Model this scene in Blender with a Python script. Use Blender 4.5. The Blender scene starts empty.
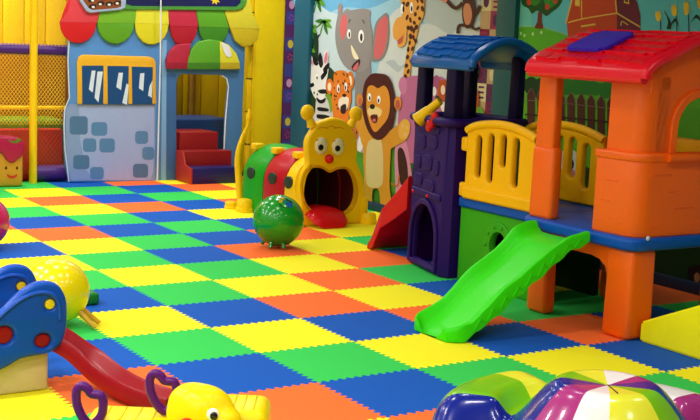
import bpy, bmesh, math, random
from mathutils import Vector, Matrix
random.seed(7)
PI = math.pi
S = bpy.context.scene
COL = S.collection

# ------------------------------------------------------------------ camera (solved from the mat grid)
CF = 1198.82
CR = [Vector((0.84202257, -0.53774803, 0.04272054)), Vector((0.04136686, 0.14332798, 0.98881033)),
      Vector((0.53785386, 0.8308334, -0.14293035))]
CC = Vector((-4.20545, -7.87232, 1.69064))
cd = bpy.data.cameras.new('camera'); cam = bpy.data.objects.new('camera', cd); COL.objects.link(cam)
cd.sensor_width = 36; cd.lens = CF / 700 * 36; cd.clip_start = .05
m = Matrix.Identity(4)
for r in range(3):
    m[r][0] = CR[0][r]; m[r][1] = CR[1][r]; m[r][2] = -CR[2][r]; m[r][3] = CC[r]
cam.matrix_world = m
S.camera = cam

def ray(u, v):
    return CR[0] * ((u - 350) / CF) + CR[1] * ((210 - v) / CF) + CR[2]
def at(u, v, ax, val):
    """photo pixel -> point on the plane coordinate[ax] = val"""
    d = ray(u, v); return CC + d * ((val - CC[ax]) / d[ax])

# ------------------------------------------------------------------ materials
def lin(h):
    h = h.lstrip('#'); o = []
    for i in (0, 2, 4):
        x = int(h[i:i + 2], 16) / 255
        o.append(x / 12.92 if x <= .04045 else ((x + .055) / 1.055) ** 2.4)
    return (*o, 1)
MATS = {}
def mat(name, col, rough=.45, bump=0, scale=60, coat=0, vary=.06, spec=.5):
    if name in MATS: return MATS[name]
    m = bpy.data.materials.new(name); m.use_nodes = True
    nt = m.node_tree; b = nt.nodes['Principled BSDF']; L = nt.links.new
    c = lin(col)
    tc = nt.nodes.new('ShaderNodeTexCoord'); n = nt.nodes.new('ShaderNodeTexNoise')
    n.inputs['Scale'].default_value = scale; n.inputs['Detail'].default_value = 3
    L(tc.outputs['Object'], n.inputs['Vector'])
    mx = nt.nodes.new('ShaderNodeMixRGB'); mx.inputs[1].default_value = tuple(x * (1 - vary) for x in c[:3]) + (1,)
    mx.inputs[2].default_value = tuple(min(1, x * (1 + vary)) for x in c[:3]) + (1,)
    L(n.outputs['Fac'], mx.inputs[0]); L(mx.outputs[0], b.inputs['Base Color'])
    b.inputs['Roughness'].default_value = rough
    b.inputs['Specular IOR Level'].default_value = spec
    if coat:
        b.inputs['Coat Weight'].default_value = coat; b.inputs['Coat Roughness'].default_value = .06
    if bump:
        bp = nt.nodes.new('ShaderNodeBump'); bp.inputs['Strength'].default_value = bump
        bp.inputs['Distance'].default_value = .004
        L(n.outputs['Fac'], bp.inputs['Height']); L(bp.outputs[0], b.inputs['Normal'])
    MATS[name] = m
    return m
def plast(name, col, rough=.38): return mat(name, col, rough, .05, 90, 0, .05, .22)
def ink(col, rough=.55): return mat('print_' + col, col, rough, 0, 12, 0, .04, .3)
def soft(name, col): return mat(name, col, .42, .08, 14, 0, .08, .45)
def foam(name, col): return mat(name, col, .8, .35, 150, 0, .07, .15)

# ------------------------------------------------------------------ object helpers
def tag(o, label=None, cat=None, group=None, kind=None):
    if label: o['label'] = label
    if cat: o['category'] = cat
    if group: o['group'] = group
    if kind: o['kind'] = kind
    return o
def thing(name, loc, label, cat, group=None):
    o = bpy.data.objects.new(name, None); o.location = loc; o.empty_display_size = .1
    COL.objects.link(o); return tag(o, label, cat, group)
def wloc(o):
    v = Vector((0, 0, 0))
    while o: v += Vector(o.location); o = o.parent
    return v
def obj(name, bm, mats, parent=None, smooth=40, origin=None):
    """link a bmesh built in world coordinates as ONE mesh object"""
    me = bpy.data.meshes.new(name)
    if parent: off = wloc(parent)
    elif origin is not None: off = Vector(origin)
    else: off = Vector((0, 0, 0))
    bmesh.ops.translate(bm, verts=bm.verts, vec=-off)
    bm.normal_update(); bm.to_mesh(me); bm.free()
    for mm in (mats if isinstance(mats, (list, tuple)) else [mats]): me.materials.append(mm)
    if smooth is not None:
        me.shade_smooth(); me.set_sharp_from_angle(angle=math.radians(smooth))
    o = bpy.data.objects.new(name, me); COL.objects.link(o)
    if parent: o.parent = parent
    else: o.location = off
    return o
def BM(): return bmesh.new()
def join(bm, other, mi=None):
    me = bpy.data.meshes.new('t'); other.to_mesh(me); other.free()
    n = len(bm.faces); bm.from_mesh(me); bpy.data.meshes.remove(me)
    if mi is not None:
        bm.faces.ensure_lookup_table()
        for f in bm.faces[n:]: f.material_index = mi
    return bm
def box(bm, x0, x1, y0, y1, z0, z1, r=.01, seg=2, mi=0, rot=None):
    t = BM(); bmesh.ops.create_cube(t, size=1)
    for v in t.verts:
        v.co = Vector(((x0 + x1) / 2 + v.co.x * (x1 - x0), (y0 + y1) / 2 + v.co.y * (y1 - y0), (z0 + z1) / 2 + v.co.z * (z1 - z0)))
    if r: bmesh.ops.bevel(t, geom=t.edges[:], offset=min(r, .49 * min(x1 - x0, y1 - y0, z1 - z0)), segments=seg, profile=.5, affect='EDGES')
    if rot: bmesh.ops.transform(t, matrix=rot, verts=t.verts)
    return join(bm, t, mi)
def taper_box(bm, c0, s0, c1, s1, r=.02, seg=3, mi=0):
    """box whose bottom (centre c0, half sizes s0) and top (c1, s1) differ"""
    t = BM(); vs = []
    for c, s in ((c0, s0), (c1, s1)):
        for a, b in ((-1, -1), (1, -1), (1, 1), (-1, 1)): vs.append(t.verts.new((c[0] + a * s[0], c[1] + b * s[1], c[2])))
    for f in ((3, 2, 1, 0), (4, 5, 6, 7), (0, 1, 5, 4), (1, 2, 6, 5), (2, 3, 7, 6), (3, 0, 4, 7)): t.faces.new([vs[i] for i in f])
    if r: bmesh.ops.bevel(t, geom=t.edges[:], offset=r, segments=seg, profile=.5, affect='EDGES')
    return join(bm, t, mi)
def catmull(p, closed=True, n=6):
    out = []; N = len(p)
    for i in range(N if closed else N - 1):
        if closed: a, b, c, d = (p[(i + k - 1) % N] for k in range(4))
        else: a, b, c, d = p[max(i - 1, 0)], p[i], p[i + 1], p[min(i + 2, N - 1)]
        for k in range(n):
            t = k / n
            out.append(tuple(.5 * (2 * b[j] + (c[j] - a[j]) * t + (2 * a[j] - 5 * b[j] + 4 * c[j] - d[j]) * t * t + (3 * b[j] - a[j] - 3 * c[j] + d[j]) * t ** 3) for j in range(len(b))))
    if not closed: out.append(tuple(p[-1]))
    return out
def interp(tab, x):
    tab = sorted(tab)
    if x <= tab[0][0]: return tab[0][1]
    for (a, b), (c, d) in zip(tab, tab[1:]):
        if x <= c: return b + (d - b) * (x - a) / (c - a)
    return tab[-1][1]
def ell(cx, cy, rx, ry, a=0, n=20):
    ca, sa = math.cos(a), math.sin(a)
    return [(cx + rx * math.cos(t) * ca - ry * math.sin(t) * sa, cy + rx * math.cos(t) * sa + ry * math.sin(t) * ca) for t in (2 * PI * i / n for i in range(n))]
def rrect(x0, y0, x1, y1, r, n=4):
    o = []
    for cx, cy, a0 in ((x1 - r, y1 - r, 0), (x0 + r, y1 - r, 90), (x0 + r, y0 + r, 180), (x1 - r, y0 + r, 270)):
        for k in range(n + 1):
            a = math.radians(a0 + 90 * k / n); o.append((cx + r * math.cos(a), cy + r * math.sin(a)))
    return o
def tube(bm, pts, rad, seg=10, closed=False, mi=0, sm=0):
    if sm: 
        if not isinstance(rad, (int, float)): 
            q = catmull([tuple(p) + (r,) for p, r in zip(pts, rad)], closed, sm); pts = [x[:3] for x in q]; rad = [x[3] for x in q]
        else: pts = catmull([tuple(p) for p in pts], closed, sm)
    P = [Vector(p) for p in pts]; N = len(P); rings = []
    up = Vector((0, 0, 1)); prev = None
    for i in range(N):
        if closed: d = P[(i + 1) % N] - P[i - 1]
        else: d = P[min(i + 1, N - 1)] - P[max(i - 1, 0)]
        d.normalize()
        if prev is None:
            a = d.cross(up)
            if a.length < .05: a = d.cross(Vector((1, 0, 0)))
        else: a = prev - d * prev.dot(d)
        a.normalize(); prev = a; b = d.cross(a)
        r = rad if isinstance(rad, (int, float)) else rad[i]
        rings.append([bm.verts.new(P[i] + (a * math.cos(2 * PI * k / seg) + b * math.sin(2 * PI * k / seg)) * r) for k in range(seg)])
    fs = []
    for i in range(N if closed else N - 1):
        A, B = rings[i], rings[(i + 1) % N]
        for k in range(seg): fs.append(bm.faces.new((A[k], A[(k + 1) % seg], B[(k + 1) % seg], B[k])))
    if not closed: fs += [bm.faces.new(rings[0][::-1]), bm.faces.new(rings[-1])]
    for f in fs: f.material_index = mi
    bmesh.ops.recalc_face_normals(bm, faces=fs)
    return bm
def lathe(bm, prof, c, seg=24, axis=(0, 0, 1), mi=0):
    """prof: (radius, height) list along axis from c"""
    w = Vector(axis).normalized(); u = w.orthogonal().normalized(); v = w.cross(u); c = Vector(c); rings = []
    for r, h in prof:
        if r < 1e-6: rings.append([bm.verts.new(c + w * h)])
        else: rings.append([bm.verts.new(c + w * h + (u * math.cos(2 * PI * k / seg) + v * math.sin(2 * PI * k / seg)) * r) for k in range(seg)])
    fs = []
    for A, B in zip(rings, rings[1:]):
        for k in range(seg):
            q = [A[k % len(A)], A[(k + 1) % len(A)], B[(k + 1) % len(B)], B[k % len(B)]]
            q = [x for i, x in enumerate(q) if x not in q[:i]]
            if len(q) > 2: fs.append(bm.faces.new(q))
    if len(rings[0]) > 1: fs.append(bm.faces.new(rings[0]))
    if len(rings[-1]) > 1: fs.append(bm.faces.new(rings[-1]))
    for f in fs: f.material_index = mi
    bmesh.ops.recalc_face_normals(bm, faces=fs)
    return bm
def ball(bm, c, r, sx=1, sy=1, sz=1, mi=0, seg=24, rot=None):
    t = BM(); bmesh.ops.create_uvsphere(t, u_segments=seg, v_segments=max(8, seg // 2), radius=r)
    mm = Matrix.Translation(c) @ (rot or Matrix.Identity(4)) @ Matrix.Diagonal((sx, sy, sz, 1))
    bmesh.ops.transform(t, matrix=mm, verts=t.verts)
    return join(bm, t, mi)
class Frame:
    def __init__(s, o, ex, ey): s.o, s.ex, s.ey = Vector(o), Vector(ex).normalized(), Vector(ey).normalized(); s.n = s.ex.cross(s.ey)
    def px(s, u, v):
        d = ray(u, v); p = CC + d * ((s.o - CC).dot(s.n) / d.dot(s.n)) - s.o
        return (p.dot(s.ex), p.dot(s.ey))
    def mat(s):
        m = Matrix.Identity(4)
        for i in range(3): m[i][0], m[i][1], m[i][2], m[i][3] = s.ex[i], s.ey[i], s.n[i], s.o[i]
        return m
def fy(y): return Frame((0, y, 0), (1, 0, 0), (0, 0, 1))      # faces -y ; 2D = (x, z)
def fx(x): return Frame((x, 0, 0), (0, -1, 0), (0, 0, 1))     # faces -x ; 2D = (-y, z)
def fz(z): return Frame((0, 0, z), (1, 0, 0), (0, 1, 0))      # faces up ; 2D = (x, y)
def sheet(bm, fr, loops, t0=0., t1=0., bev=0., mi=0, seg=2):
    """filled outline (first loop minus the following holes) extruded from t0 to t1 along the frame normal, edges rounded"""
    cu = bpy.data.curves.new('t', 'CURVE'); cu.dimensions = '2D'; cu.fill_mode = 'BOTH'
    th = (t1 - t0) / 2; b = min(bev, th * .98)
    cu.extrude = max(0, th - b); cu.bevel_depth = b; cu.bevel_resolution = seg; cu.offset = -b
    for lp in loops:
        sp = cu.splines.new('POLY'); sp.points.add(len(lp) - 1); sp.use_cyclic_u = True
        for p, q in zip(sp.points, lp): p.co = (q[0], q[1], 0, 1)
    o = bpy.data.objects.new('t', cu); COL.objects.link(o)
    dg = bpy.context.evaluated_depsgraph_get(); me = bpy.data.meshes.new_from_object(o.evaluated_get(dg))
    t = BM(); t.from_mesh(me); bmesh.ops.remove_doubles(t, verts=t.verts, dist=1e-6)
    bpy.data.objects.remove(o); bpy.data.curves.remove(cu); bpy.data.meshes.remove(me)
    if th == 0:
        for f in t.faces: f.normal_update()
        bad = [f for f in t.faces if f.normal.z < 0]
        if bad: bmesh.ops.reverse_faces(t, faces=bad)
    bmesh.ops.transform(t, matrix=fr.mat() @ Matrix.Translation((0, 0, (t0 + t1) / 2)), verts=t.verts)
    return join(bm, t, mi)
SC = .4
class Art:
    """flat printed picture part: layers of colour stacked half a millimetre apart, one mesh"""
    def __init__(s, fr, base=0., crop=(0, 0, 1)): s.fr, s.h, s.bm, s.m = fr, base * SC, BM(), []; s.crop = crop
    def set(s, x, y, k): s.crop = (x, y, k); return s
    def p(s, pts): x, y, k = s.crop; return [s.fr.px(x + a / k, y + b / k) for a, b in pts]
    def add(s, col, pts, smooth=5, step=True, holes=()):
        if col not in s.m: s.m.append(col)
        pts = catmull(pts, True, smooth) if smooth else pts
        if step: s.h += .00025
        sheet(s.bm, s.fr, [s.p(pts)] + [s.p(h) for h in holes], s.h, s.h, 0, s.m.index(col)); return s
    def el(s, col, cx, cy, rx, ry, a=0, step=True): return s.add(col, ell(cx, cy, rx, ry, math.radians(a)), 0, step)
    def line(s, col, pts, w):
        pts = catmull(pts, False, 5); L = []; Rr = []
        for i, p in enumerate(pts):
            a, b = pts[max(i - 1, 0)], pts[min(i + 1, len(pts) - 1)]
            dx, dy = b[0] - a[0], b[1] - a[1]; l = math.hypot(dx, dy) or 1
            L.append((p[0] - dy / l * w / 2, p[1] + dx / l * w / 2)); Rr.append((p[0] + dy / l * w / 2, p[1] - dx / l * w / 2))
        return s.add(col, L + Rr[::-1], 0)
    def done(s, name, parent): return obj(name, s.bm, [ink(c) for c in s.m], parent, None)

# ------------------------------------------------------------------ room shell
G = .6
YEL, GRN, BLU, ORA = 0, 1, 2, 3
MAPC = {  # (column, row) : colour, read from the photo
 (-2,-8):1,(-1,-8):1,(0,-8):2,(1,-8):3,(2,-8):0,(3,-8):3,
 (-2,-7):1,(-1,-7):0,(0,-7):1,(1,-7):2,(2,-7):3,(3,-7):0,
 (-2,-6):0,(-1,-6):3,(0,-6):2,(1,-6):1,(2,-6):0,(3,-6):3,
 (-3,-5):2,(-2,-5):1,(-1,-5):0,(0,-5):3,(1,-5):2,(2,-5):3,(3,-5):0,
 (-3,-4):3,(-2,-4):2,(-1,-4):1,(0,-4):2,(1,-4):0,(2,-4):0,(3,-4):1,
 (-3,-3):0,(-2,-3):3,(-1,-3):2,(0,-3):1,(1,-3):2,(2,-3):0,(3,-3):0,
 (-3,-2):2,(-2,-2):0,(-1,-2):1,(0,-2):2,(1,-2):3,(2,-2):0,(3,-2):0,
 (-4,-1):3,(-3,-1):0,(-2,-1):1,(-1,-1):2,(0,-1):3,(1,-1):0,(2,-1):1,(3,-1):3,
 (-4,0):2,(-3,0):1,(-2,0):0,(-1,0):1,(0,0):0,(1,0):3,(2,0):2,(3,0):1,
 (-4,1):0,(-3,1):2,(-2,1):1,(-1,1):0,(0,1):3,(1,1):1,(2,1):3,(3,1):0,
 (-4,2):1,(-3,2):0,(-2,2):2,(-1,2):3,(0,2):0,(1,2):2,(2,2):0,(3,2):3,
 (-4,3):2,(-3,3):1,(-2,3):0,(-1,3):2,(0,3):3,(1,3):1,(2,3):1,(3,3):3,
 (-5,4):0,(-4,4):3,(-3,4):2,(-2,4):1,(-1,4):0,(0,4):2,(1,4):3,(2,4):2,(3,4):1,
 (-5,5):1,(-4,5):1,(-3,5):3,(-2,5):2,(-1,5):1,(0,5):0,(1,5):2,(2,5):0,(3,5):2,
 (-3,6):0,(-2,6):3,(-1,6):0,(0,6):1,(1,6):0,(2,6):3,(3,6):1}
bm = BM()
NT = 25; AMP = .0105
def edge_pts(a, b, seed):
    """interlocking jigsaw teeth along a mat edge"""
    d = (b[0] - a[0], b[1] - a[1]); n = (-d[1] / G, d[0] / G); o = [a]
    for k in range(NT):
        s = AMP * (1 if k % 2 else -1)
        for t in (k / NT + .007 * (1 if k else 4), (k + 1) / NT - .007 * (1 if k < NT - 1 else 4)):
            o.append((a[0] + d[0] * t + n[0] * s, a[1] + d[1] * t + n[1] * s))
    return o
for i in range(-9, 4):
    for k in range(-8, 14):
        x0, x1, y1, y0 = i * G, (i + 1) * G, -k * G, -(k + 1) * G
        ci = MAPC.get((i, k), (i * 3 + k * 2 + (i * k) % 3) % 4); I = .03
        cn = [(x0, y0), (x1, y0), (x1, y1), (x0, y1)]; ic = [(x0 + I, y0 + I), (x1 - I, y0 + I), (x1 - I, y1 - I), (x0 + I, y1 - I)]
        def V(p): return bm.verts.new((p[0], p[1], 0))
        bm.faces.new([V(p) for p in ic]).material_index = ci
        for a_, b_, ia, ib, dr in ((0, 1, 0, 1, 0), (3, 2, 3, 2, 0), (0, 3, 0, 3, 1), (1, 2, 1, 2, 1)):
            P = edge_pts(cn[a_], cn[b_], 0) + [cn[b_]]; Q = []
            for q in P:
                if dr == 0: Q.append((min(max(q[0], x0 + I), x1 - I), ic[ia][1]))
                else: Q.append((ic[ia][0], min(max(q[1], y0 + I), y1 - I)))
            vp, vq = [V(q) for q in P], [V(q) for q in Q]
            for j in range(len(P) - 1):
                f = bm.faces.new((vp[j], vp[j + 1], vq[j + 1], vq[j])); f.material_index = ci
bmesh.ops.remove_doubles(bm, verts=bm.verts, dist=1e-6)
bmesh.ops.recalc_face_normals(bm, faces=bm.faces[:])
for f in bm.faces:
    f.normal_update()
    if f.normal.z < 0: f.normal_flip()
box(bm, -5.5, 3.5, -8.5, 6.7, -.12, -.004, 0, mi=4)
floor_mats = [foam('foam_yellow', '#f8ee22'), foam('foam_green', '#36c854'), foam('foam_blue', '#0f56b4'), foam('foam_orange', '#ff7030'), foam('subfloor', '#3a3a40')]
tag(obj('floor', bm, floor_mats, None, None), kind='structure')
WX = 2.38
wallm = mat('wall_paint', '#b5b0a6', .7, .1, 30)
def struct(name, bm, m, smooth=40): return tag(obj(name, bm, m, None, smooth), kind='structure')
struct('wall_right', box(BM(), WX, WX + .12, -8.5, 3.49, -.1, 3.1, 0), wallm)
struct('wall_alcove', box(BM(), 3.42, 3.54, 3.4, 6.7, -.1, 3.1, 0), wallm)
struct('wall_back', box(BM(), -5.6, 3.5, 6.6, 6.72, -.1, 3.1, 0), mat('wall_yellow', '#f2c21a', .6, .1, 20))
struct('wall_left', box(BM(), -5.62, -5.5, -8.5, 6.6, -.1, 3.1, 0), wallm)
struct('wall_front', box(BM(), -5.6, WX, -8.62, -8.5, -.1, 3.1, 0), wallm)
struct('ceiling', box(BM(), -5.62, 3.54, -8.62, 6.72, 3.1, 3.2, 0), mat('ceiling_paint', '#6a6a66', .8, .1, 30))
teal = mat('teal_paint', '#0f5d78', .5, .05, 20); teal2 = mat('teal_paint_dark', '#0a5a5e', .5, .05, 20)
struct('trim_1', box(BM(), WX - .05, WX, .08 - .235, .085, 0, 3.1, .004), teal2)
struct('trim_2', box(BM(), WX - .05, WX, 3.17, 3.49, 0, 3.1, .004), teal)
struct('baseboard_right', box(BM(), WX - .03, WX, -8.4, 3.17, 0, .085, .004), mat('base_navy', '#0c2f55', .5))

# ------------------------------------------------------------------ animal mural (flat print on the right wall)
fm = fx(WX)
mur = thing('animal_mural', (WX, 1.8, 0), 'large painted jungle animal mural covering the wall behind the yellow tunnel toy', 'mural')
a = Art(fm, .001)
def wr(y0, y1, z0, z1): return [(-y0, z0), (-y1, z0), (-y1, z1), (-y0, z1)]
a.m = ['#9fd0ea', '#4e8f28']
sheet(a.bm, fm, [wr(3.17, .36, .085, 2.7)], .0002, .0002, 0, 0)
a.add('#6db6e4', [(305, -30), (480, -30), (480, 2), (440, 6), (400, -2), (370, 8), (340, 8), (305, 22)])
a.add('#c9dfe8', [(311, 12), (330, 12), (345, 20), (352, 40), (352, 80), (340, 120), (311, 120)])
a.add('#d5e0e2', [(385, 30), (392, 14), (402, 8), (412, 20), (425, 24), (432, 22), (446, 32), (458, 24), (482, 26), (482, 120), (375, 120), (380, 60)])
a.add('#bccbd0', [(412, 0), (440, -6), (478, -6), (478, 22), (462, 26), (450, 34), (436, 26), (426, 22), (420, 12)])
a.add('#b9c9cf', [(386, 62), (394, 60), (400, 66), (408, 62), (411, 70), (404, 68), (398, 72), (390, 66)])
a.add('#4f9a2a', [(309, 150), (340, 140), (380, 138), (430, 142), (500, 150), (500, 262), (309, 205)], 0)
a.add('#3c7f22', [(340, 190), (375, 185), (410, 200), (480, 222), (480, 240), (365, 208), (340, 200)])
a.done('painted_landscape', mur)
# palms
a = Art(fm, .008).set(300, 0, 7)
a.add('#1c3b1e', [(40, 300), (60, 270), (100, 200), (130, 270), (130, 420), (120, 760), (40, 760)])
a.line('#14391f', [(45, 230), (70, 130), (95, 40), (110, -20)], 14).line('#1d3a2a', [(80, 350), (110, 290), (140, 240)], 12)
for cx, cy, k in ((165, 150, 1), (70, 190, .9), (120, -5, 1), (60, 330, .8)):
    for ang in (-70, -25, 15, 60, 110, 160, 205):
        t = math.radians(ang); ex, ey = cx + 62 * k * math.cos(t), cy + 75 * k * math.sin(t) + 28 * k
        a.add('#5fa82a' if ang < 40 else '#2f7d27', [(cx, cy - 9), ((cx + ex) / 2 + 8, (cy + ey) / 2 - 16), (ex, ey), ((cx + ex) / 2 - 8, (cy + ey) / 2 + 12), (cx, cy + 9)], 4, step=False)
a.set(300, 50, 7).add('#173f22', [(180, 130), (210, 120), (245, 160), (260, 230), (250, 330), (200, 330), (170, 250)])
a.add('#7aa822', [(170, 330), (215, 310), (235, 420), (160, 430)])
a.done('painted_palm_trees', mur)
# elephant
a = Art(fm, .0125).set(300, 0, 7)
a.add('#8c8888', [(405, 360), (485, 360), (500, 500), (500, 900), (395, 900), (390, 520)])
a.set(280, 0, 3.82)
a.add('#8c8888', [(345, 225), (356, 150), (366, 92), (388, 62), (412, 52), (420, 110), (416, 165), (402, 210), (380, 232)])
a.add('#d8696e', [(362, 218), (364, 160), (372, 105), (390, 72), (410, 64), (413, 110), (408, 160), (397, 200), (380, 222)])
a.set(300, 0, 7)
a.add('#949090', [(268, 100), (270, 40), (285, 20), (300, 40), (300, 90), (330, 62), (360, 72), (400, 66), (450, 60), (500, 78), (492, 130), (508, 220), (508, 330), (497, 420), (470, 480), (440, 500), (380, 500), (320, 465), (275, 390), (252, 290), (252, 190)])
a.add('#d8696e', [(300, 110), (325, 105), (335, 150), (325, 230), (305, 278), (290, 250), (283, 190)])
a.el('#ffffff', 347, 238, 14, 34).el('#111111', 349, 243, 6, 20).el('#ffffff', 432, 255, 20, 46).el('#111111', 433, 262, 9, 28)
a.add('#f4ecc4', [(362, 315), (385, 350), (410, 395), (412, 415), (385, 410), (368, 370)])
a.add('#3d2226', [(365, 465), (415, 415), (425, 440), (390, 500)], 4).add('#d8696e', [(375, 480), (410, 435), (412, 465), (392, 495)])
a.line('#3a3636', [(345, 160), (352, 142), (360, 135)], 6).line('#3a3636', [(440, 138), (450, 150), (455, 165)], 6)
a.el('#c9888a', 284, 68, 8, 16)
a.done('painted_elephant', mur)
# zebra
a = Art(fm, .0195).set(300, 50, 7)
a.add('#d3d6d8', [(120, 330), (180, 320), (215, 420), (215, 600), (120, 600)])
a.add('#eef0f0', [(70, 120), (90, 90), (150, 80), (200, 100), (200, 170), (185, 240), (185, 300), (165, 345), (120, 345), (90, 300), (72, 230)])
a.add('#e8e0e2', [(52, 20), (65, 5), (95, 60), (105, 110), (80, 110), (58, 70)]).add('#d77e92', [(62, 30), (80, 50), (96, 100), (78, 90), (62, 55)])
a.add('#e8e0e2', [(165, 90), (172, 30), (190, 0), (205, 10), (203, 60), (185, 110)]).add('#d77e92', [(174, 80), (180, 35), (195, 15), (198, 60), (182, 95)])
a.h += .0003
for q in ([(95, 60), (110, 45), (135, 95), (118, 110), (100, 95)], [(135, 40), (150, 20), (168, 95), (150, 125), (135, 90)], [(168, 130), (205, 90), (208, 120), (178, 165)], [(152, 180), (192, 140), (195, 165), (160, 210)],
          [(75, 240), (98, 230), (104, 250), (80, 262)], [(130, 285), (160, 275), (190, 280), (180, 305), (145, 303)], [(120, 330), (150, 350), (185, 335), (178, 365), (150, 375), (128, 360)],
          [(130, 400), (200, 410), (200, 430), (135, 425)], [(128, 450), (205, 460), (205, 485), (130, 478)], [(128, 510), (205, 520), (205, 545), (130, 535)]):
    a.add('#101216', q, 4, step=False)
a.h += .0003
a.el('#ffffff', 123, 190, 11, 20).el('#111111', 125, 195, 6, 11).el('#3a3a40', 105, 300, 5, 9).el('#3a3a40', 128, 310, 5, 8)
a.done('painted_zebra', mur)
# leopard
a = Art(fm, .023).set(300, 50, 7)
a.el('#e0761c', 213, 255, 27, 55).el('#f6e6c8', 212, 258, 13, 30).el('#e0761c', 358, 215, 27, 65).el('#f6e6c8', 356, 218, 14, 38)
a.add('#e57f1f', [(245, 160), (285, 143), (325, 150), (350, 190), (362, 270), (365, 350), (350, 430), (330, 640), (250, 640), (235, 430), (228, 330), (240, 230)])
random.seed(3)
for k in range(46):
    x, y = random.uniform(245, 350), random.uniform(158, 420)
    if (x - 310) ** 2 / 1500 + (y - 350) ** 2 / 5000 > 1: a.el('#1d1410', x, y, 4, 8, random.uniform(-30, 30), step=(k == 0))
a.add('#f6ead6', [(280, 345), (310, 325), (345, 335), (345, 380), (330, 420), (290, 420), (275, 385)])
a.el('#ffffff', 275, 270, 10, 30).el('#111111', 277, 275, 5, 16).el('#ffffff', 327, 258, 10, 30).el('#111111', 325, 265, 5, 16)
a.el('#17100e', 317, 318, 14, 12).add('#30161a', [(292, 395), (328, 380), (325, 440), (295, 440)])
a.add('#e0761c', [(245, 640), (335, 640), (330, 980), (250, 980)], 0)
a.done('painted_leopard', mur)
# giraffe
a = Art(fm, .0285).set(380, 0, 7)
a.add('#e8a648', [(205, 180), (275, 170), (262, 260), (230, 400), (215, 560), (190, 900), (130, 900), (170, 520), (200, 330)])
a.add('#eda94a', [(155, 20), (165, -60), (300, -60), (318, 60), (300, 140), (260, 185), (200, 190), (190, 290), (165, 325), (130, 325), (128, 290), (100, 260), (100, 180), (130, 125), (160, 110)])
a.add('#c65b54', [(130, 285), (165, 250), (172, 225), (165, 290), (140, 310)])
random.seed(5)
for x, y in ((170, 30), (200, 30), (272, 55), (305, 62), (255, 100), (285, 130), (198, 122), (220, 140), (248, 160), (205, 195), (228, 200), (262, 190), (245, 215), (222, 255), (255, 285), (215, 300), (242, 262), (205, 345), (235, 340), (268, 0), (300, 5), (200, 400), (222, 430), (192, 460), (185, 540), (205, 500)):
    a.el('#4d1d12', x, y, random.uniform(8, 13), random.uniform(14, 22), random.uniform(-20, 30), step=(x == 170))
a.el('#ffffff', 162, 62, 12, 36).el('#111111', 172, 65, 7, 24).el('#ffffff', 228, 55, 12, 40).el('#111111', 230, 62, 6, 20)
a.done('painted_giraffe', mur)
# hippo
a = Art(fm, .033).set(340, 60, 3.82)
a.add('#c06f9e', [(240, 100), (255, 70), (300, 60), (355, 75), (395, 65), (420, 120), (420, 380), (240, 380), (225, 250)])
a.add('#cc7fae', [(228, 95), (240, 65), (258, 75), (258, 120), (240, 130)]).add('#a9568a', [(355, 78), (372, 58), (388, 75), (385, 112), (362, 105)])
a.el('#f3f3f3', 365, 120, 8, 18).add('#20402a', [(370, 135), (395, 150), (390, 180), (375, 165)])
a.add('#d791b4', [(215, 330), (260, 320), (290, 600), (230, 620)]).add('#3c1c18', [(225, 350), (245, 340), (262, 400), (262, 470), (235, 470)])
a.done('painted_hippo', mur)
# foxes
a = Art(fm, .0365).set(425, 70, 7)
a.add('#66a32c', [(80, 330), (240, 290), (400, 260), (400, 420), (80, 420)])
a.add('#c0561c', [(105, 90), (125, 70), (165, 75), (220, 100), (235, 190), (180, 240), (130, 210), (100, 170)]).el('#f2e2cc', 135, 140, 15, 34)
a.add('#f0ece2', [(118, 240), (150, 225), (165, 270), (150, 330), (125, 280)])
a.add('#c0561c', [(270, 70), (300, 80), (310, 140), (350, 130), (382, 150), (382, 250), (350, 285), (290, 275), (262, 210)])
a.el('#f2e2cc', 280, 205, 13, 40).el('#f2e2cc', 350, 205, 20, 38).add('#f4f0e6', [(262, 300), (300, 262), (340, 290), (330, 315), (280, 325)])
a.el('#15110f', 300, 262, 9, 8)
a.add('#f0ece2', [(265, 330), (290, 330), (285, 420), (265, 420)])
for q in ([(275, 60), (290, -40), (330, -60), (380, -20), (378, 50), (350, 60), (330, 140), (312, 90), (290, 60)],): a.add('#5fa02c', q)
a.add('#3d8426', [(320, 0), (335, 60), (330, 130), (318, 60)], 3)
a.done('painted_foxes', mur)
# monkey
a = Art(fm, .041).set(430, 0, 7)
a.line('#4a251b', [(240, 20), (200, 55), (165, 45), (125, 0)], 26).line('#4a251b', [(310, 120), (340, 80), (362, 40)], 24)
a.line('#4a251b', [(270, 180), (215, 180), (205, 235)], 22).line('#4a251b', [(300, 185), (325, 205), (350, 200), (358, 190)], 18)
a.add('#4f281d', [(238, 40), (250, -30), (310, -30), (330, 60), (322, 140), (295, 195), (255, 190), (236, 120)])
a.add('#e0936b', [(245, 60), (262, 25), (290, 35), (305, 100), (290, 165), (262, 170), (246, 120)])
a.add('#e88b74', [(80, -10), (125, -10), (130, 12), (100, 12)])
a.done('painted_monkey', mur)
# lemur
a = Art(fm, .0435).set(350, 110, 7)
a.add('#a9a9ab', [(55, 130), (90, 125), (125, 200), (120, 290), (70, 290), (50, 230)]).add('#e9e9e9', [(70, 200), (95, 165), (105, 230), (85, 290), (60, 270)])
a.el('#c06a2e', 45, 165, 26, 48).el('#e2a070', 42, 105, 16, 18).el('#1c120e', 30, 158, 5, 12).el('#1c120e', 58, 158, 5, 12).el('#5a1f14', 48, 195, 8, 10)
a.done('painted_small_monkey', mur)
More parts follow.
